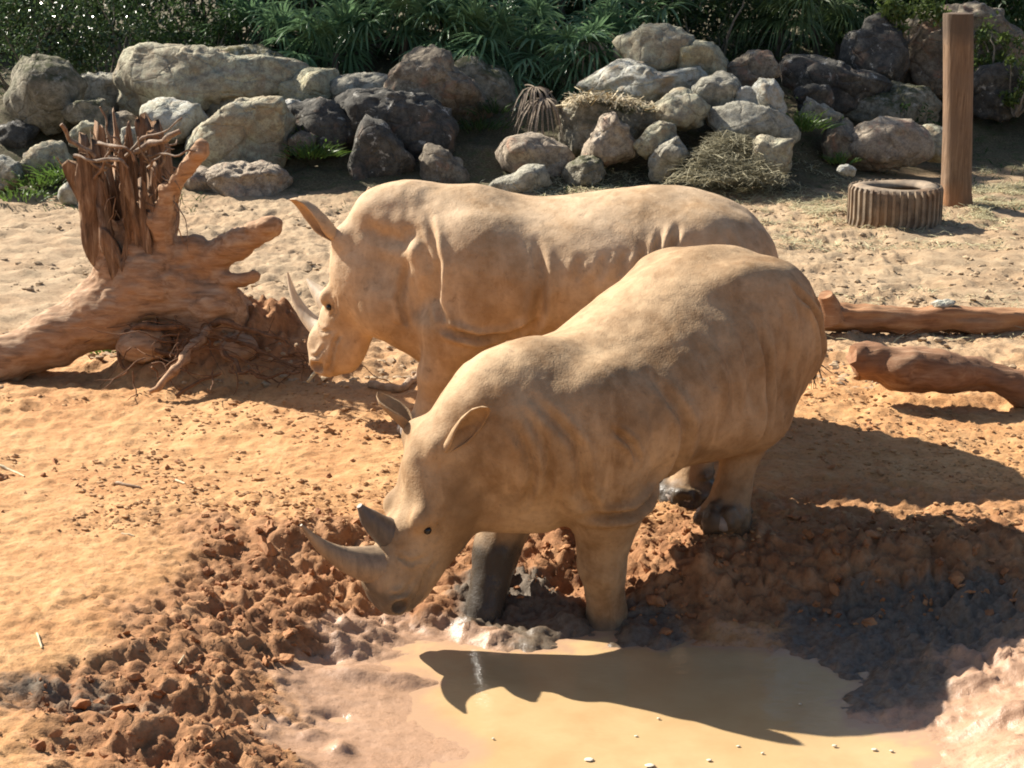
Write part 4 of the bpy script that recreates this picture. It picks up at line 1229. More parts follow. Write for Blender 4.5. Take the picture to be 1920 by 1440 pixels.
# torn, ridged wood on the upright part, smoother bark on the trunk
V = V + N * ((.012 + .018 * upr) * fbm(V * 4, 4, 3) + upr * (.085 * (np.abs(fbm(V * np.array([9, 9, 1.3]), 3, 8)) - .35) + .03 * (np.abs(noise(V * np.array([26, 26, 3.0]), 18)) - .3))
             + (1 - upr) * .012 * fbm(V * np.array([4, 14, 14]), 3, 12) + sstep(-3.5, -3.1, V[:, 0]) * (1 - upr) * .012 * (np.abs(fbm(V * 9, 3, 22)) - .3))[:, None]
me = mesh_np('stump_wood', V - st_base, F)
obj('trunk', me, M_STUMP, stump)
r2 = np.random.default_rng(12)
def root(pts, r0, r1, mat, seg=7, seed=0):
    P = catmull(np.array(pts), 4 * len(pts))
    P = P + .035 * np.stack([fbm(P * 6 + k * 9, 2, seed + k) for k in range(3)], 1)
    m = MB(); m.tube(P - st_base, np.linspace(r0, r1, len(P)) * .52 * (1 + .35 * noise(P * 14, seed)), seg, True, .35, seed)
    return obj('root', m.mesh('root'), mat, stump)
TOP = [([(170, 300, 13.0), (140, 262, 12.95), (118, 238, 12.9)], .045, .03), ([(215, 300, 13.1), (205, 262, 13.0), (190, 225, 13.0), (184, 202, 13.0)], .03, .010),
       ([(240, 290, 13.1), (270, 268, 13.0), (310, 248, 12.95), (345, 222, 12.9)], .028, .010), ([(255, 285, 13.0), (300, 265, 12.9), (338, 246, 12.85)], .05, .035),
       ([(270, 300, 13.0), (330, 288, 12.8), (372, 285, 12.8)], .02, .014),
       ([(225, 285, 13.1), (232, 255, 13.0), (228, 240, 13.0)], .02, .008), ([(250, 290, 13.2), (262, 262, 13.2), (295, 262, 13.2)], .022, .012),
       ([(160, 285, 13.1), (185, 272, 13.0), (215, 270, 12.9)], .022, .015), ([(300, 330, 13.0), (330, 345, 12.9), (345, 380, 12.9)], .012, .005),
       ([(310, 360, 13.0), (338, 400, 12.9), (352, 440, 12.9), (355, 470, 12.9)], .010, .004), ([(320, 380, 13.0), (335, 430, 12.95), (330, 465, 12.95)], .009, .004),
       ([(190, 270, 12.9), (235, 282, 12.7), (252, 300, 12.75)], .03, .02), ([(140, 290, 12.9), (170, 300, 12.8), (210, 295, 12.75), (240, 315, 12.75)], .03, .02)]
for i, (pt, a, b) in enumerate(TOP):
    root(wp(*pt), a, b, M_BARE, 7, 40 + i)
LOW = [([(385, 620, 12.9), (360, 655, 12.6), (335, 690, 12.4), (300, 728, 12.25), (276, 745, 12.2)], .065, .022), ([(240, 625, 12.9), (260, 616, 12.75), (320, 612, 12.75), (355, 625, 12.8)], .035, .025),
       ([(228, 630, 12.85), (222, 660, 12.75), (235, 690, 12.7), (262, 690, 12.7)], .02, .015), ([(270, 600, 12.9), (290, 650, 12.7), (330, 665, 12.65), (350, 640, 12.7)], .025, .02),
       ([(400, 600, 12.9), (450, 615, 12.75), (500, 622, 12.7), (540, 650, 12.6)], .03, .015), ([(430, 640, 12.8), (490, 660, 12.6), (560, 690, 12.45)], .03, .01),
       ([(420, 650, 12.75), (450, 690, 12.45), (500, 702, 12.35), (570, 705, 12.3)], .022, .010), ([(330, 740, 12.25), (370, 718, 12.35), (420, 700, 12.4)], .02, .012)]
for i, (pt, a, b) in enumerate(LOW):
    root(wp(*pt), a * 1.5, b * 1.5, M_ROOTS if i else M_STUMP, 8, 70 + i)
for i in range(70):
    x, y = r2.uniform(232, 585), 0
    y = r2.uniform(600, 700) if x < 470 else r2.uniform(610 + (x - 470) * .55, 705)
    Y = 12.95 - (y - 590) / 110 * .55
    p0 = atY(x, y, Y)
    p0[2] = max(p0[2], zg(p0[0], p0[1]) - .01)
    d = r2.normal(size=3) * [.16, .10, .06]
    p1, p2 = p0 + d + r2.normal(size=3) * .03, p0 + 2 * d + r2.normal(size=3) * [.06, .05, .04] - [0, .05, .03]
    for q in (p1, p2):
        q[2] = max(q[2], zg(q[0], q[1]) + .004)
    root([p0, p1, p2], r2.uniform(.006, .018), r2.uniform(.003, .007), M_ROOTS, 5, 200 + i)

# the torn crown: a hollow shell of split wood with a ragged top, open on the side towards the pool
nt, nh = 150, 60
th = np.linspace(-math.pi, math.pi, nt)
tt_ = np.linspace(0, 1, nh)
c0, c1 = atY(268, 545, 13.2), atY(229, 300, 13.12)
TH, TT = np.meshgrid(th, tt_)
q = np.stack([np.cos(TH).ravel(), np.sin(TH).ravel(), TT.ravel()], 1)
ang = np.stack([np.cos(TH) * 1.0, np.sin(TH) * 1.0, TT * .10], 2).reshape(-1, 3)
rid = (np.abs(fbm(ang * 2.6, 2, 901)) - .35) * .16 + (np.abs(fbm(ang * np.array([4.5, 4.5, 14]), 3, 905)) - .3) * .085 + .030 * fbm(ang * np.array([19, 19, 26]), 2, 909)
top = 1 + .30 * fbm(np.stack([np.cos(TH), np.sin(TH), TT * 0], 2).reshape(-1, 3) * 5.0, 3, 915) + .06 * np.cos(TH.ravel() - 2.4)
gap = np.exp(-((TH.ravel() + 1.85) / .26) ** 2)           # the opening
top = top * (1 - .62 * gap)
w = .25 + .075 * TT.ravel() ** 1.5 - .05 * (1 - TT.ravel()) ** 3
hgt = TT.ravel() * top
cx = c0[None] + (c1 - c0)[None] * hgt[:, None]
bend = .05 * noise(np.stack([q[:, 0] * 2, q[:, 1] * 2, hgt * 3], 1), 921)
rx, ry = (w + rid * (.5 + .5 * hgt) + bend), (w * .72 + rid * (.5 + .5 * hgt) + bend)
outer = cx + np.stack([rx * q[:, 0], ry * q[:, 1], 0 * rx], 1)
inn = .55 + .25 * TT.ravel()
inner = cx + np.stack([rx * q[:, 0] * inn, ry * q[:, 1] * inn, 0 * rx - .02], 1)
n0 = nt * nh
F = []
for i in range(nh - 1):
    a = np.arange(nt - 1) + i * nt
    F.append(np.stack([a, a + 1, a + 1 + nt, a + nt], 1)); F.append(np.stack([n0 + a, n0 + a + nt, n0 + a + 1 + nt, n0 + a + 1], 1))
a = np.arange(nt - 1) + (nh - 1) * nt
F.append(np.stack([a, a + 1, n0 + a + 1, n0 + a], 1))
obj('torn_crown', mesh_np('torn_crown', np.concatenate([outer, inner]) - st_base, np.concatenate(F)), M_CROWN, stump)
# more broken root ends bristling from the torn crown
for i in range(26):
    a_ = r2.uniform(0, 1)
    x, y = 150 + 165 * a_, 300 + r2.uniform(-18, 40)
    Y = r2.uniform(12.9, 13.4)
    p0 = atY(x, y, Y)
    d = np.array([r2.normal((a_ - .45) * .25, .10), r2.normal(-.05, .12), abs(r2.normal(.14, .08))])
    root([p0, p0 + d * .5 + r2.normal(size=3) * .02, p0 + d + r2.normal(size=3) * .03], r2.uniform(.016, .035), r2.uniform(.005, .012), M_BARE, 6, 400 + i)
for i in range(34):
    a_ = r2.uniform(0, 1)
    p0 = atY(190 + 150 * a_, r2.uniform(300, 400), r2.uniform(12.95, 13.2))
    p1 = p0 + [r2.normal(.02, .04), r2.normal(-.03, .04), -r2.uniform(.1, .25)]
    root([p0, (p0 + p1) / 2 + r2.normal(size=3) * .03, p1], r2.uniform(.006, .016), r2.uniform(.003, .006), M_BARE if i % 2 else M_STUMP, 5, 440 + i)

# ------------------------------------------------------------------ logs
def log_mesh(name, spine, rad, seed, seg=30, n=70, rough=.05, fibre=.03):
    P = catmull(np.array(spine), n)
    R = np.interp(np.linspace(0, 1, n), np.linspace(0, 1, len(rad)), rad)
    m = MB(); m.tube(P, R, seg, True)
    V = np.concatenate(m.v)
    ctr = P[np.argmin(((V[:, None, ::1] - P[None]) ** 2).sum(2), 1)]
    d = V - ctr
    d /= np.linalg.norm(d, axis=1)[:, None] + 1e-6
    a = np.abs(fbm(V * np.array([2.0, 13, 13]), 3, seed))
    V = V + d * (rough * fbm(V * 3.2, 3, seed + 4) - fibre * (a - .3))[:, None]
    # torn end
    k0 = np.linalg.norm(V - P[0], axis=1) < R[0] * 1.2
    V[k0] += ((P[1] - P[0]) / np.linalg.norm(P[1] - P[0])) * (.10 * (noise(V[k0] * 14, seed + 9) + noise(V[k0] * 5, seed)))[:, None]
    o = np.array(P[len(P) // 2])
    i = 0
    for j in range(len(m.v)):
        m.v[j] = V[i:i + len(m.v[j])] - o; i += len(m.v[j])
    return m.mesh(name), o
M_LOG = mat_wood('log_wood', [(.11, .055, .032), (.24, .128, .070), (.38, .25, .155), (.28, .13, .062)], (1.2, 9, 9), .85, .5)
M_LOG2 = mat_wood('log_earthy', [(.16, .075, .038), (.30, .15, .075), (.44, .28, .16), (.40, .22, .11)], (1.2, 9, 9), .9, .5)
Yl = 12.05
me, o = log_mesh('log', wp((1598, 676, Yl), (1640, 680, Yl), (1700, 688, Yl), (1760, 697, Yl), (1830, 705, Yl + .03), (1920, 722, Yl + .05), (2050, 738, Yl + .1), (2250, 752, Yl + .2)), [.105, .13, .172, .155, .132, .12, .125, .13], 5)
obj('log', me, M_LOG, label='smooth reddish log with one torn end lifted clear of the ground', cat='log', loc=o)
me, o = log_mesh('log', wp((1548, 596, 14.5), (1600, 600, 14.5), (1680, 600, 14.5), (1780, 601, 14.5), (1920, 604, 14.5), (2100, 606, 14.6), (2300, 610, 14.7)), [.12, .115, .115, .12, .115, .12, .12], 15, rough=.025, fibre=.04)
lg = obj('log', me, M_LOG2, label='long earthy log lying flat behind the rhinoceros rump', cat='log', loc=o)
kb = MB(); kp = wp((1556, 604, 14.45), (1553, 575, 14.45), (1548, 553, 14.4))
kb.tube(catmull(kp, 10) - o, np.interp(np.linspace(0, 1, 10), [0, .6, 1], [.13, .10, .06]), 16, True, .15, 4)
obj('knob', kb.mesh('log_knob'), M_LOG2, lg)

# ------------------------------------------------------------------ sticks and twigs on the ground
M_STICK = mat_wood('stick_wood', [(.16, .10, .06), (.33, .23, .15), (.50, .40, .29), (.28, .16, .09)], (6, 6, 6), .85, .4)
M_STRAW = mat_wood('straw_pale', [(.34, .26, .15), (.52, .43, .28), (.66, .58, .42), (.46, .38, .22)], (6, 6, 6), .8, .2)
def stick(pts, r0, r1, label, mat=M_STICK, name='stick', cat='stick', lift=.0, group=None):
    P = []
    for x, y in pts:
        z = 0.0
        for _ in range(3):
            q = at(x, y, z); z = zg(q[0], q[1])
        q[2] = z
        P.append(q)
    P = catmull(np.array(P), 5 * len(P))
    R = np.linspace(r0, r1, len(P))
    gz_ = ground_level(P[:, :2])[0]
    P[:, 2] = np.maximum(P[:, 2], gz_) + R * .55 + lift
    o = P[len(P) // 2].copy()
    m = MB(); m.tube(P - o, R, 8, True, .15, int(r0 * 9000))
    return obj(name, m.mesh(name), mat, label=label, cat=cat, loc=o, group=group)
stick([(694, 727), (725, 731), (760, 725), (785, 712), (784, 702), (772, 697)], .034, .020, 'curved root lying on the ground before the standing leg of the pale rhinoceros')
stick([(0, 876), (22, 884), (46, 894)], .010, .006, 'thick straw stalk on the bare orange ground', M_STRAW)
stick([(218, 908), (240, 911), (264, 918)], .012, .008, 'short brown stick on the bare orange ground')
stick([(330, 902), (347, 908)], .009, .006, 'pale chip of wood near the short brown stick', M_STRAW)
stick([(70, 1188), (74, 1202), (79, 1216)], .007, .005, 'short upright-lying straw stub above the left mud clods', M_STRAW)
stick([(228, 1002), (252, 1006)], .007, .004, 'thin straw on the dry ground left of the churned mud', M_STRAW)
stick([(335, 1252), (346, 1238)], .006, .003, 'thin dry twig sticking across the reddish clods', M_STRAW)
stick([(1645, 618), (1665, 606)], .014, .008, 'pale twig propped against the long earthy log', M_STRAW, lift=.05)
# stalk hanging at the pale rhinoceros's lips
tw = wp((608, 684, 12.25), (592, 698, 12.2), (577, 716, 12.1))
m = MB(); m.tube(catmull(tw, 10) - tw[1], np.linspace(.018, .010, 10), 8, True, .2, 3)
obj('stick', m.mesh('stick'), M_STRAW, label='pale stick leaning from the ground to the lips of the pale rhinoceros', cat='stick', loc=tw[1])
# flat pale stone on the log
P, F, c = boulder([(1748, 570), (1760, 564), (1785, 563), (1792, 569), (1775, 575), (1755, 576)], 14.5, .12, 77)
obj('flat_stone', mesh_np('flat_stone', P, F), ROCKM['pale'], label='thin pale flat stone lying on the long earthy log', cat='stone', loc=c)

# ------------------------------------------------------------------ leaves
def mat_leaf(name, c1, c2, rough=.5, trans=.35, spec=.4):
    k = NT(name)
    n = k.noise(3.5, 3, .6)
    inf = k.n('ShaderNodeObjectInfo')
    c = k.ramp(k.noise(60, 1, .5), (.35, c1), (.65, c2))
    c = k.mix(k.ramp(n, (.4, 0.), (.7, .5)), c, tuple(.6 * x for x in c1))
    m = k.out(c, rough, None, spec)
    tr = k.n('ShaderNodeBsdfTranslucent'); mx = k.n('ShaderNodeMixShader')
    mx.inputs[0].default_value = trans
    k.l(k.mix(.5, c, c2), tr.inputs['Color'])
    k.l(k.b.outputs[0], mx.inputs[1]); k.l(tr.outputs[0], mx.inputs[2])
    k.l(mx.outputs[0], k.t.nodes['Material Output'].inputs['Surface'])
    return m
M_LEAF_DARK = mat_leaf('leaf_dark', (.034, .066, .022), (.065, .11, .036), .45)
M_LEAF_MID = mat_leaf('leaf_mid', (.030, .062, .016), (.06, .11, .030), .5)
M_LEAF_GLOSS = mat_leaf('leaf_glossy', (.045, .085, .026), (.08, .135, .045), .22, .25, .7)
M_LEAF_LIGHT = mat_leaf('leaf_light', (.075, .125, .028), (.14, .19, .05), .40, .35)
M_PALM = mat_leaf('palm_green', (.12, .21, .095), (.18, .30, .15), .34, .35)
M_PALM_GRASS = mat_leaf('palm_yellow_green', (.085, .14, .045), (.14, .20, .07), .4, .3)
M_DEAD = mat_leaf('dead_frond', (.17, .125, .085), (.33, .26, .19), .8, .15)
M_WEED = mat_leaf('weed_green', (.06, .12, .022), (.12, .20, .04), .5, .35)
M_HAY = mat_leaf('hay', (.38, .34, .19), (.58, .53, .34), .8, .25)
M_BARK = mat_wood('bark', [(.05, .04, .03), (.10, .08, .06), (.17, .14, .11), (.08, .065, .05)], (7, 7, 1.2), .9, .6)
M_TWIG = mat_wood('twig_grey', [(.12, .10, .08), (.22, .19, .15), (.34, .30, .25), (.18, .15, .12)], (6, 6, 6), .85, .3)

def leaf_cloud(C, size, seed, aspect=.45, droop=.0, fold=.18):
    """one small folded leaf at each point of C"""
    r = np.random.default_rng(seed)
    n = len(C)
    a = r.normal(size=(n, 3)); a[:, 2] -= droop
    a /= np.linalg.norm(a, axis=1)[:, None]
    u = np.tile([0, 0, 1.0], (n, 1)) + .55 * r.normal(size=(n, 3))
    b = np.cross(u, a); b /= np.linalg.norm(b, axis=1)[:, None] + 1e-9
    c = np.cross(a, b)
    s = size * r.uniform(.65, 1.3, n)[:, None]
    w = s * aspect
    V = np.stack([C - a * s * .5, C + b * w * .5 + c * w * fold, C + a * s * .5, C - b * w * .5 + c * w * fold], 1).reshape(-1, 3)
    i = np.arange(n)[:, None] * 4
    F = np.concatenate([i + [0, 1, 2], i + [0, 2, 3]])
    return V, F

def blob_points(n, R, clumps, seed, spread=.32, shell=.5):
    """points in clumps filling an ellipsoid R, denser to its skin"""
    r = np.random.default_rng(seed)
    d = r.normal(size=(clumps, 3)); d /= np.linalg.norm(d, axis=1)[:, None]
    cc = d * (r.uniform(shell ** 3, 1, clumps) ** (1 / 3))[:, None] * np.array(R)
    k = r.integers(0, clumps, n)
    return cc[k] + r.normal(size=(n, 3)) * spread * np.array(R).min() * r.uniform(.5, 1.2, clumps)[k][:, None], cc

def limb(m, a, b, r0, r1, seed, n=7, bend=.12):
    r = np.random.default_rng(seed)
    a, b = np.array(a, float), np.array(b, float)
    L = np.linalg.norm(b - a)
    t = np.linspace(0, 1, n)[:, None]
    P = a + (b - a) * t + (r.normal(size=3) * bend * L) * np.sin(math.pi * t) + .02 * L * r.normal(size=(n, 3)) * (t > 0)
    m.tube(P, np.linspace(r0, r1, n), 9, False, .12, seed)

def tree(loc, h, R, n, size, seed, label, mat=M_LEAF_DARK, group=None, trunk_r=.2, clumps=70):
    t = empty('shade_tree', loc, label, 'tree', group)
    P, cc = blob_points(n, R, clumps, seed, .20, .45)
    V, F = leaf_cloud(P + [0, 0, h], size, seed)
    obj('crown', mesh_np('crown', V, F, False), mat, t)
    m = MB()
    limb(m, (0, 0, -.3), (0, 0, h - R[2] * .5), trunk_r, trunk_r * .6, seed, 10, .04)
    for i in range(14):
        limb(m, (0, 0, h - R[2] * r2.uniform(.5, .95)), cc[i] * .9 + [0, 0, h], trunk_r * .4, .03, seed + i)
    obj('trunk', m.mesh('trunk'), M_BARK, t)
    return t

def shrub(name, loc, R, n, size, seed, label, mat, group=None, clumps=40, stems=8, twig=M_TWIG, spread=.24, cat='shrub'):
    t = empty(name, loc, label, cat, group)
    P, cc = blob_points(n, R, clumps, seed, spread, .3)
    P[:, 2] += R[2] * .95
    P = P[P[:, 2] > .03]
    V, F = leaf_cloud(P, size, seed)
    obj('foliage', mesh_np('foliage', V, F, False), mat, t)
    m = MB()
    for i in range(stems):
        q = cc[i % clumps] * .95 + [0, 0, R[2] * .95]
        q[2] = max(q[2], .2)
        limb(m, (q[0] * .12, q[1] * .12, -.1), q, .018 + .01 * R[2], .005, seed + i, 7, .1)
    obj('stems', m.mesh('stems'), twig, t)
    return t

def on(px, Y, dy=0):
    x = ray(px, 100)[0] / ray(px, 100)[1] * Y
    return (x, Y, zg(x, Y) + dy)

# tall trees whose crowns shade the rock bank (the crowns themselves stand above the view)
TREES = [(-19.5, 32, 8.2), (-12.0, 33, 8.0), (-8.6, 31.5, 7.6), (-5.2, 32, 7.8), (-1.7, 31.6, 7.4), (5.0, 33.5, 9.0), (9.2, 34, 9.0), (-11.5, 37, 12.5), (-3.0, 37, 12), (3.6, 38, 12.5), (8.0, 39, 13)]
for i, (x, y, h) in enumerate(TREES):
    tree((x, y, zg(x, y)), h, (2.7, 2.5, 2.9) if i < 7 else (3.0, 2.8, 3.2), 850 if i < 7 else 1200, .27, 500 + i * 20, 'tall tree rising behind the palms, its crown shading the rock bank', M_LEAF_DARK if i % 3 else M_LEAF_MID, 'tall shade trees behind the palms')

# dark thicket behind the palms
for i, px in enumerate(range(-100, 2120, 170)):
    Y = 30.2 + .7 * math.sin(i * 2.1)
    shrub('dark_shrub', on(px, Y), (1.35, 1.0, 1.65 + .2 * math.sin(i)), 5200, .12, 900 + i * 10, 'dark leafy shrub of the thicket behind the palms', M_LEAF_DARK if i % 2 else M_LEAF_MID, 'dark thicket shrubs', 46, 8)

for i, px in enumerate(range(-200, 2200, 200)):
    Y = 32.6 + .5 * math.sin(i * 1.7)
    shrub('dark_shrub', on(px, Y), (1.9, 1.0, 2.2), 3600, .20, 1100 + i * 10, 'dark leafy shrub of the thicket behind the palms', M_LEAF_DARK, 'dark thicket shrubs', 46, 6)

# ------------------------------------------------------------------ fan palms
def frond_mesh(elev, seed, blade=.62, nl=22, petiole=.75, droop=.5, width=.030, spread=1.95):
    r = np.random.default_rng(seed)
    m = MB()
    d = np.array([math.cos(elev), 0, math.sin(elev)])
    P = np.array([d * petiole * t + np.array([0, 0, -.16 * petiole * t * t]) for t in np.linspace(0, 1, 7)])
    m.tube(P, np.linspace(.013, .007, 7), 5, False)
    hub = P[-1]
    ax = P[-1] - P[-2]; ax /= np.linalg.norm(ax)
    side = np.array([0, 1.0, 0])
    nor = np.cross(ax, side)
    for i in range(nl):
        th = -spread + 2 * spread * i / (nl - 1) + r.normal(0, .03)
        L = blade * (1 - .25 * abs(th / spread) ** 2) * r.uniform(.85, 1.08)
        dr = math.cos(th) * ax + math.sin(th) * side + nor * r.normal(0, .10)
        dr /= np.linalg.norm(dr)
        lat = np.cross(dr, nor); lat /= np.linalg.norm(lat)
        V = []
        ts = [0, .18, .42, .68, .88, 1.0]
        ws = [.35, .8, 1.0, .75, .4, .05]
        fall = droop * r.uniform(.6, 1.4)
        for t, w in zip(ts, ws):
            c = hub + dr * L * t * (1 - .18 * fall * t) + np.array([0, 0, -1]) * fall * L * max(0, t - .25) ** 1.7
            V += [c - lat * width * w * .5 + nor * width * w * .18, c - nor * width * w * .1, c + lat * width * w * .5 + nor * width * w * .18]
        F = []
        for s in range(len(ts) - 1):
            for q in (0, 1):
                F.append((s * 3 + q, s * 3 + q + 1, s * 3 + q + 4, s * 3 + q + 3))
        m.add(np.array(V), F)
    return m.mesh('frond')
FR = []
for e in (-5, 18, 40, 62, 80):
    for s_ in range(2):
        fm = frond_mesh(math.radians(e), 31 * s_ + e + 200, .66 + .12 * s_, 17, .7, .75 if e < 50 else .55, .044); fm.materials.append(M_PALM); FR.append((e, fm))
FG = []
for e in (25, 50, 75):
    fm = frond_mesh(math.radians(e), 77 + e, .85, 26, .55, 1.0, .022, 1.3); fm.materials.append(M_PALM_GRASS); FG.append((e, fm))
PALMS = [(455, 27.8, .3, 10), (545, 27.0, .35, 11), (630, 26.6, .3, 12), (690, 27.4, .55, 11), (760, 26.9, .55, 12), (835, 27.0, .5, 11), (885, 26.6, .4, 12), (950, 26.4, .35, 12), (1010, 26.8, .5, 12), (1070, 26.3, .25, 12), (1120, 26.8, .4, 11), (1170, 27.8, .5, 9),
         (600, 28.9, .9, 9), (790, 29.0, .9, 9), (930, 29.0, .9, 9), (1060, 29.0, .9, 9), (500, 29.2, .8, 8)]
PL = ['fan palm in deep shade behind the mossy topped boulder', 'fan palm behind the yellow lichen rock', 'fan palm with stiff drooping leaves over the flat topped grey rock',
      'fan palm between the flat topped rock and the peaked boulder', 'fan palm right behind the summit of the peaked boulder', 'fan palm behind the sloping boulder beside the peak',
      'fan palm above the sloping boulder, leaves hanging to its edge', 'fan palm just above the withered grey frond', 'tall fan palm above the straw topped boulder', 'low fan palm spilling leaves onto the straw topped boulder',
      'fan palm beside the small grey stone and the topmost boulder', 'fan palm behind the topmost boulder']
for i, (px, Y, sh, nf) in enumerate(PALMS):
    loc = on(px, Y)
    t = empty('fan_palm', loc, PL[i] if i < len(PL) else 'tall fan palm of the second row, rising behind the front palms', 'palm', 'fan palms behind the rock bank')
    m = MB(); limb(m, (0, 0, -.1), (0, 0, sh + .25), .07, .05, 60 + i, 6, .05)
    obj('stem', m.mesh('stem'), M_BARK, t)
    for j in range(nf + 3):
        e, fm = FR[int(r2.integers(0, len(FR)))]
        o = obj('frond', fm, None, t)
        o.location = (0, 0, sh + .2 + r2.uniform(-.1, .05))
        o.rotation_euler = (r2.normal(0, .15), r2.normal(0, .1), -math.pi / 2 + r2.uniform(-1.9, 1.9) if j < nf else r2.uniform(0, 6.28))
        s_ = r2.uniform(.8, 1.15); o.scale = (s_, s_, s_)
WL = ['yellow-green weeping palm with leaves hanging behind the dark brown slab', 'yellow-green weeping palm hanging over the dark sloping slab', 'yellow-green weeping palm next to the upright pillar boulder']
for i, (px, Y, sh) in enumerate([(1465, 27.8, .85), (1520, 27.5, .95), (1570, 28.0, .8)]):
    t = empty('weeping_palm', on(px, Y), WL[i], 'palm', 'weeping palm clump above the dark slab')
    m = MB(); limb(m, (0, 0, -.1), (0, 0, sh), .06, .05, 160 + i, 6, .05)
    obj('stem', m.mesh('stem'), M_BARK, t)
    for j in range(12):
        e, fm = FG[j % 3]
        o = obj('frond', fm, None, t)
        o.location = (0, 0, sh - .1); o.rotation_euler = (r2.normal(0, .1), 0, r2.uniform(0, 6.28))

# dead fronds hanging over the rocks
for i, (px, py, Y, yaw, e, lb) in enumerate([(985, 160, 24.6, -1.2, 10, 'withered grey frond draped beside the sloping boulder'), (1035, 172, 24.4, -1.9, 0, 'withered frond hanging over the straw topped rock'), (1100, 85, 26.2, -1.5, 20, 'dry pinkish dead frond among the green palms')]):
    fm = frond_mesh(math.radians(e), 300 + i, .70, 16, .35, 1.5, .032, 1.3); fm.materials.append(M_DEAD)
    o = obj('dead_frond', fm, None, label=lb, cat='dead frond', loc=atY(px, py, Y))
    o.rotation_euler = (0, 0, yaw)

# ------------------------------------------------------------------ shrubs in front of the thicket
shrub('glossy_shrub', on(40, 26.4), (1.25, .8, .95), 5200, .075, 1300, 'glossy small-leaved shrub glinting over the moss-capped boulder', M_LEAF_GLOSS, None, 36, 12)
shrub('glossy_shrub', on(200, 26.7), (1.0, .7, .85), 4200, .075, 1320, 'glossy small-leaved shrub spreading over the grey slab', M_LEAF_GLOSS, None, 30, 12)
shrub('glossy_shrub', on(345, 27.2), (1.0, .7, .85), 4200, .075, 1340, 'small-leaved shrub behind the longest boulder', M_LEAF_MID, None, 30, 9)
shrub('bright_shrub', tuple(atY(1700, 72, 26.75)), (.62, .35, .34), 1100, .10, 1360, 'bright light-green shrub over the massive boulder, before the post top', M_LEAF_LIGHT, None, 20, 8)
shrub('bright_shrub', tuple(atY(1858, 140, 26.5)), (.42, .3, .42), 620, .10, 1380, 'sparse yellow-green shrub with red twigs beside the post', M_LEAF_LIGHT, None, 14, 10)
shrub('bright_shrub', tuple(atY(1905, 205, 25.9)), (.40, .3, .50), 620, .10, 1400, 'yellow-green shrub trailing over the shaded dark boulder', M_LEAF_LIGHT, None, 14, 10)
shrub('leafy_shrub', on(1800, 29.0), (1.3, .8, 1.2), 3600, .12, 1420, 'dense green shrub behind the massive boulder', M_LEAF_MID, None, 34, 8)
shrub('leafy_shrub', on(1330, 28.0), (1.3, .8, 1.0), 4600, .10, 1440, 'dark green shrub behind the topmost boulder', M_LEAF_DARK, None, 34, 8)
shrub('creeper', on(1715, 25.3, .0), (.30, .25, .45), 420, .075, 1460, 'ivy-like creeper climbing the shaded rocks by the post', M_LEAF_MID, None, 14, 8, cat='creeper')

# ------------------------------------------------------------------ weeds, straw, hay
def blades(C, L, w, seed, spread=.7, up=1.0):
    """a bent grass blade at each point"""
    r = np.random.default_rng(seed)
    n = len(C)
    d = r.normal(size=(n, 3)) * spread; d[:, 2] = np.abs(d[:, 2]) * .6 + up
    d /= np.linalg.norm(d, axis=1)[:, None]
    l = (L * r.uniform(.5, 1.3, n))[:, None]
    s = np.cross(d, r.normal(size=(n, 3))); s /= np.linalg.norm(s, axis=1)[:, None]
    ww = w * r.uniform(.6, 1.3, n)[:, None]
    mid = C + d * l * .55
    tip = C + d * l * .95 + np.stack([d[:, 0], d[:, 1], -np.abs(d[:, 2]) * .4], 1) * l * .35
    V = np.stack([C - s * ww, C + s * ww, mid + s * ww * .8, mid - s * ww * .8, tip], 1).reshape(-1, 3)
    i = np.arange(n)[:, None] * 5
    return V, [np.concatenate([i + [3, 2, 4]]), i + [0, 1, 2, 3]]

def weed(px, py, Y, n, h, rad, label, seed, mat=M_WEED):
    c = atY(px, py, Y); c[2] = max(zg(c[0], c[1]), c[2] - .05)
    r = np.random.default_rng(seed)
    C = r.normal(size=(n, 3)) * [rad, rad * .7, .02]
    V, F = blades(C, h, .010, seed, .8, .7)
    t = empty('weed', tuple(c), label, 'weed')
    obj('blades', mesh_np('blades', V, F, False), mat, t, kind='stuff')
    P = r.normal(size=(n // 2, 3)) * [rad, rad * .7, h * .35] + [0, 0, h * .55]
    P[:, 2] = np.abs(P[:, 2])
    V, F = leaf_cloud(P, .06, seed)
    obj('leaves', mesh_np('leaves', V, F, False), mat, t)
weed(70, 338, 22.3, 160, .16, .22, 'bright green weeds at the foot of the tan stone left of the stump', 1)
weed(120, 320, 22.4, 110, .18, .16, 'green weed clump right behind the stump roots', 2)
weed(35, 362, 21.7, 110, .12, .24, 'low sunlit weeds at the edge of the dirt', 3)
weed(585, 285, 23.2, 150, .22, .16, 'fresh green weed between the wedge boulder and the dark streaked rock', 4)
weed(570, 245, 23.8, 60, .14, .10, 'small green weed on the charcoal rock', 5)
weed(900, 235, 24.4, 110, .20, .22, 'dark green weed in the hollow behind the diamond shaped rock', 6, M_LEAF_MID)
weed(930, 205, 24.7, 60, .26, .14, 'thin weed growing against the sloping boulder', 7, M_LEAF_MID)
weed(1500, 235, 24.0, 170, .28, .18, 'green grassy weed beside the long grey boulder', 8)
weed(1575, 298, 23.6, 50, .16, .08, 'small broad-leaved sprig behind the tyre', 9)
weed(205, 690, 13.6, 40, .12, .06, 'green sprig under the leaning trunk of the stump', 10)

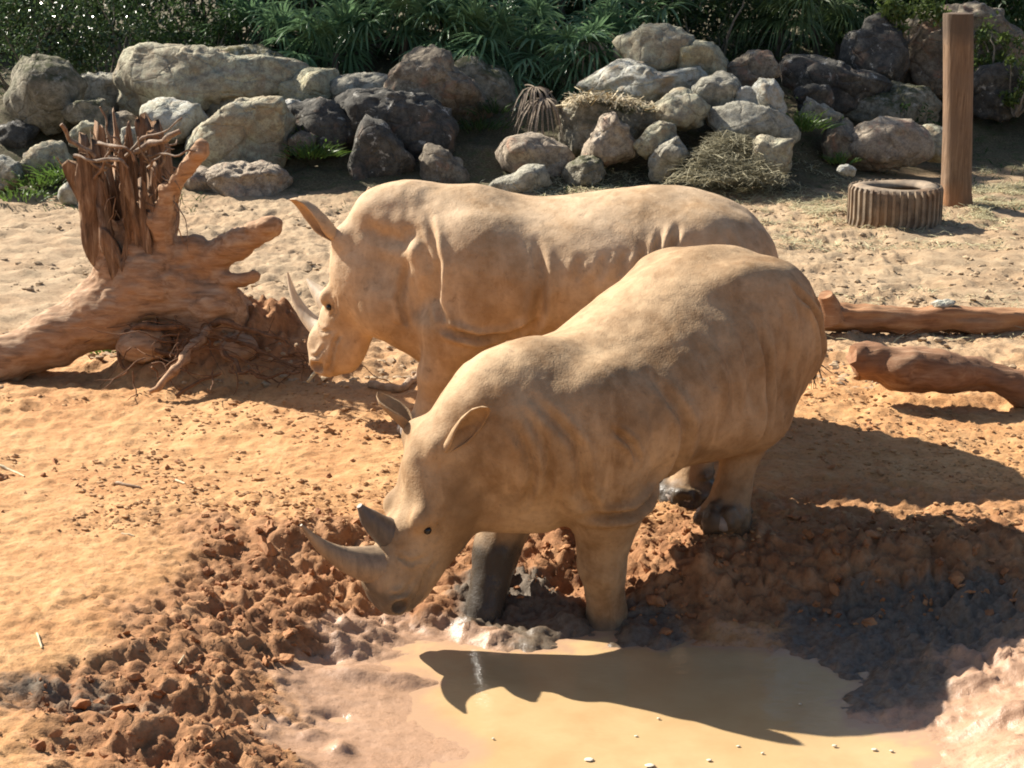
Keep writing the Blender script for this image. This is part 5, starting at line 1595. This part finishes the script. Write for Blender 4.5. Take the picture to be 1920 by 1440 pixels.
def ground_pts(n, poly_x, poly_y, seed, z=0, gauss=None):
    r = np.random.default_rng(seed)
    px, py = r.uniform(*poly_x, n), r.uniform(*poly_y, n)
    d = np.stack([(px - 960) / FPX, CP - (py - 720) / FPX * SP, -SP - (py - 720) / FPX * CP], 1)
    t = (z - CAM_H) / d[:, 2]
    P = d * t[:, None]
    P[:, 2] = ground_level(P[:, :2])[0]
    return P, px, py
def strips(C, L, w, seed, flat=.25):
    r = np.random.default_rng(seed)
    n = len(C)
    a = r.uniform(0, 2 * math.pi, n)
    d = np.stack([np.cos(a), np.sin(a), r.normal(0, flat, n)], 1)
    l = (L * r.uniform(.4, 1.3, n))[:, None]
    s = np.stack([-np.sin(a), np.cos(a), r.normal(0, .3, n)], 1) * (w * r.uniform(.6, 1.4, n))[:, None]
    b = r.normal(size=(n, 3)) * l * .08
    b[:, 2] = np.abs(b[:, 2])
    V = np.stack([C - d * l * .5 - s, C - d * l * .5 + s, C + b + s, C + b - s, C + d * l * .5 + s * .5, C + d * l * .5 - s * .5], 1).reshape(-1, 3)
    i = np.arange(n)[:, None] * 6
    return V, np.concatenate([i + [0, 1, 2, 3], i + [3, 2, 4, 5]])
Ps = []
for sd, (n, xr, yr, dens) in enumerate([(9000, (1000, 1760), (343, 420), 1), (5200, (1820, 2000), (325, 415), 1), (1500, (1450, 1900), (400, 470), 1), (1300, (1000, 2000), (330, 400), 1), (500, (1560, 1960), (540, 640), 1)]):
    P, px, py = ground_pts(n, xr, yr, 50 + sd)
    keep = fbm(P * 1.3, 3, 4) > -.25
    P = P[keep]; P[:, 2] += np.random.default_rng(sd).uniform(.004, .03, len(P))
    Ps.append(P)
V, F = strips(np.concatenate(Ps), .16, .0045, 6)
obj('scattered_straw', mesh_np('straw', V, F, False), M_HAY, kind='stuff', label='dry straw scattered on the pale ground', cat='straw')
# hay heap against the rocks
r = np.random.default_rng(8)
n = 4200
px = np.clip(r.normal(1375, 58, n), 1250, 1500); py = r.uniform(235, 346, n)
lo = np.interp(px, [1250, 1300, 1350, 1400, 1440, 1500], [335, 285, 245, 258, 305, 345])
k_ = py > lo; px, py = px[k_], py[k_]
P = np.array([atY(a, b, np.interp(b, [210, 335], [23.45, 22.25]) + c) for a, b, c in zip(px, py, r.normal(0, .10, len(px)))])
V, F = strips(P, .30, .0035, 9, .22)
M_HAYG = mat_leaf('hay_grey', (.30, .275, .17), (.48, .43, .29), .8, .25)
obj('hay_heap', mesh_np('hay', V, F, False), M_HAYG, kind='stuff', label='heap of greyish hay tipped against the rocks', cat='hay')
# straw on the mossy boulder
r = np.random.default_rng(18)
n = 420
px = r.uniform(1060, 1230, n); top = np.interp(px, [1045, 1075, 1120, 1180, 1225], [206, 187, 180, 192, 204])
P = np.array([atY(a, b + r.normal(0, 4), 23.75 + r.normal(0, .22)) for a, b in zip(px, top)])
V, F = strips(P, .26, .008, 19, .35)
obj('straw_on_rock', mesh_np('straw2', V, F, False), M_STRAW, kind='stuff', label='bleached straw lying along the top of the mossy boulder', cat='straw')
# thin ground cover between the rocks
P, px, py = ground_pts(5200, (-60, 1980), (215, 345), 77, .35)
P = P[(fbm(P * .9, 3, 14) > .05)]
P[:, 2] = ground_level(P[:, :2])[0]
V, F = blades(P, .11, .006, 21, .9, .6)
obj('ground_cover', mesh_np('ground_cover', V, F, False), M_LEAF_MID, kind='stuff', label='sparse low weeds between the boulders', cat='ground cover')

# ------------------------------------------------------------------ crumbs of dry earth
def crumbs(name, n, xr, yr, lo, hi, mat, seed, label):
    P, px, py = ground_pts(n, xr, yr, seed)
    r = np.random.default_rng(seed)
    k_ = fbm(P * 1.7, 3, seed) + .5 * r.random(len(P)) > .18
    P = P[k_]
    sz = lo + (hi - lo) * r.random(len(P)) ** 3
    iv, if_ = ICO1
    d = r.normal(size=(len(P), len(iv))) * .22
    V = P[:, None] + iv[None] * (sz[:, None] * (1 + d))[:, :, None] * np.array([1.25, 1.0, .72]) + np.array([0, 0, .1]) * sz[:, None, None]
    F = if_[None] + (np.arange(len(P)) * len(iv))[:, None, None]
    obj(name, mesh_np(name, V.reshape(-1, 3), F.reshape(-1, 3), False), mat, kind='stuff', label=label, cat='earth')
k = NT('crumb_orange'); m_c1 = k.out(k.ramp(k.noise(8, 4), (.35, (.30, .155, .062)), (.65, (.46, .27, .125))), .95)
k = NT('crumb_pale'); m_c2 = k.out(k.ramp(k.noise(8, 4), (.35, (.25, .17, .10)), (.65, (.42, .31, .19))), .95)
crumbs('dry_earth_crumbs', 9000, (-60, 1980), (735, 1010), .004, .022, m_c1, 701, 'small crumbs of orange earth on the dry ground')
crumbs('pale_earth_crumbs', 9000, (-60, 1980), (385, 735), .006, .036, m_c2, 702, 'small crumbs of pale trampled earth')

# ------------------------------------------------------------------ clods of mud, flecks on the water
k = NT('clod_soil')
n2 = k.noise(7, 6, .65)
c = k.ramp(n2, (.32, (.18, .072, .030)), (.5, (.30, .135, .056)), (.7, (.43, .22, .10)))
m_cl = k.out(c, .85, k.bump(k.noise(60, 4), .5, .01), .3)
Q = []
for sd, (n, xr, yr, z) in enumerate([(420, (380, 760), (985, 1180), -.12), (420, (60, 560), (1180, 1440), -.12), (350, (930, 1290), (985, 1130), -.12), (450, (1250, 1920), (1000, 1190), -.12), (350, (1650, 1920), (1200, 1440), -.25), (70, (-50, 700), (860, 1000), 0), (60, (1450, 1920), (700, 900), 0)]):
    P, px, py = ground_pts(n, xr, yr, 400 + sd, z)
    _, ro, we = ground_level(P[:, :2])
    rr_ = np.random.default_rng(sd)
    kp = (ro > .35) & (we < .6) & (P[:, 2] > WATER_Z + .02) if sd < 5 else np.ones(len(P), bool)
    sz = np.where(np.full(len(P), sd < 5), rr_.gamma(.9, .0085, len(P)) + .003, rr_.gamma(1.5, .004, len(P)) + .004)
    Q += [(p, s_) for p, s_, kk in zip(P, sz, kp) if kk]
iv, if_ = ICO2
Vs, Fs = [], []
rr_ = np.random.default_rng(2)
for i, (p, s_) in enumerate(Q):
    A = rr_.normal(size=(3, 3)) * .28 + np.eye(3)
    v = iv @ A * min(s_, .05)
    v = v * (1 + .55 * noise(iv * 1.9 + i * 3.1, 3))[:, None]
    v[:, 2] *= .8
    Vs.append(v + p + [0, 0, s_ * .05]); Fs.append(if_ + i * len(iv))
obj('mud_clods', mesh_np('clods', np.concatenate(Vs), np.concatenate(Fs), False), m_cl, kind='stuff', label='loose crumbs and clods of red mud', cat='clods')
M_FLECK = NT('fleck').out((.62, .55, .42), .6)
for i, (px, py, s_) in enumerate([(1330, 1425, .010), (1218, 1435, .018), (1385, 1399, .007), (1640, 1405, .010), (1672, 1408, .008), (1565, 1398, .009), (1105, 1424, .017), (1235, 1347, .007), (1193, 1380, .007), (925, 1385, .006), (1500, 1320, .006), (1430, 1412, .006)]):
    q = at(px, py, WATER_Z + .006)
    v = iv * np.array([s_ * 1.3, s_, .004]) * (1 + .3 * noise(iv * 2 + i * 5, 4))[:, None]
    obj('floating_fleck', mesh_np('fleck', v, if_), M_FLECK, label='pale leaf fleck floating on the muddy pool', cat='leaf', group='pale flecks floating on the pool', loc=q)
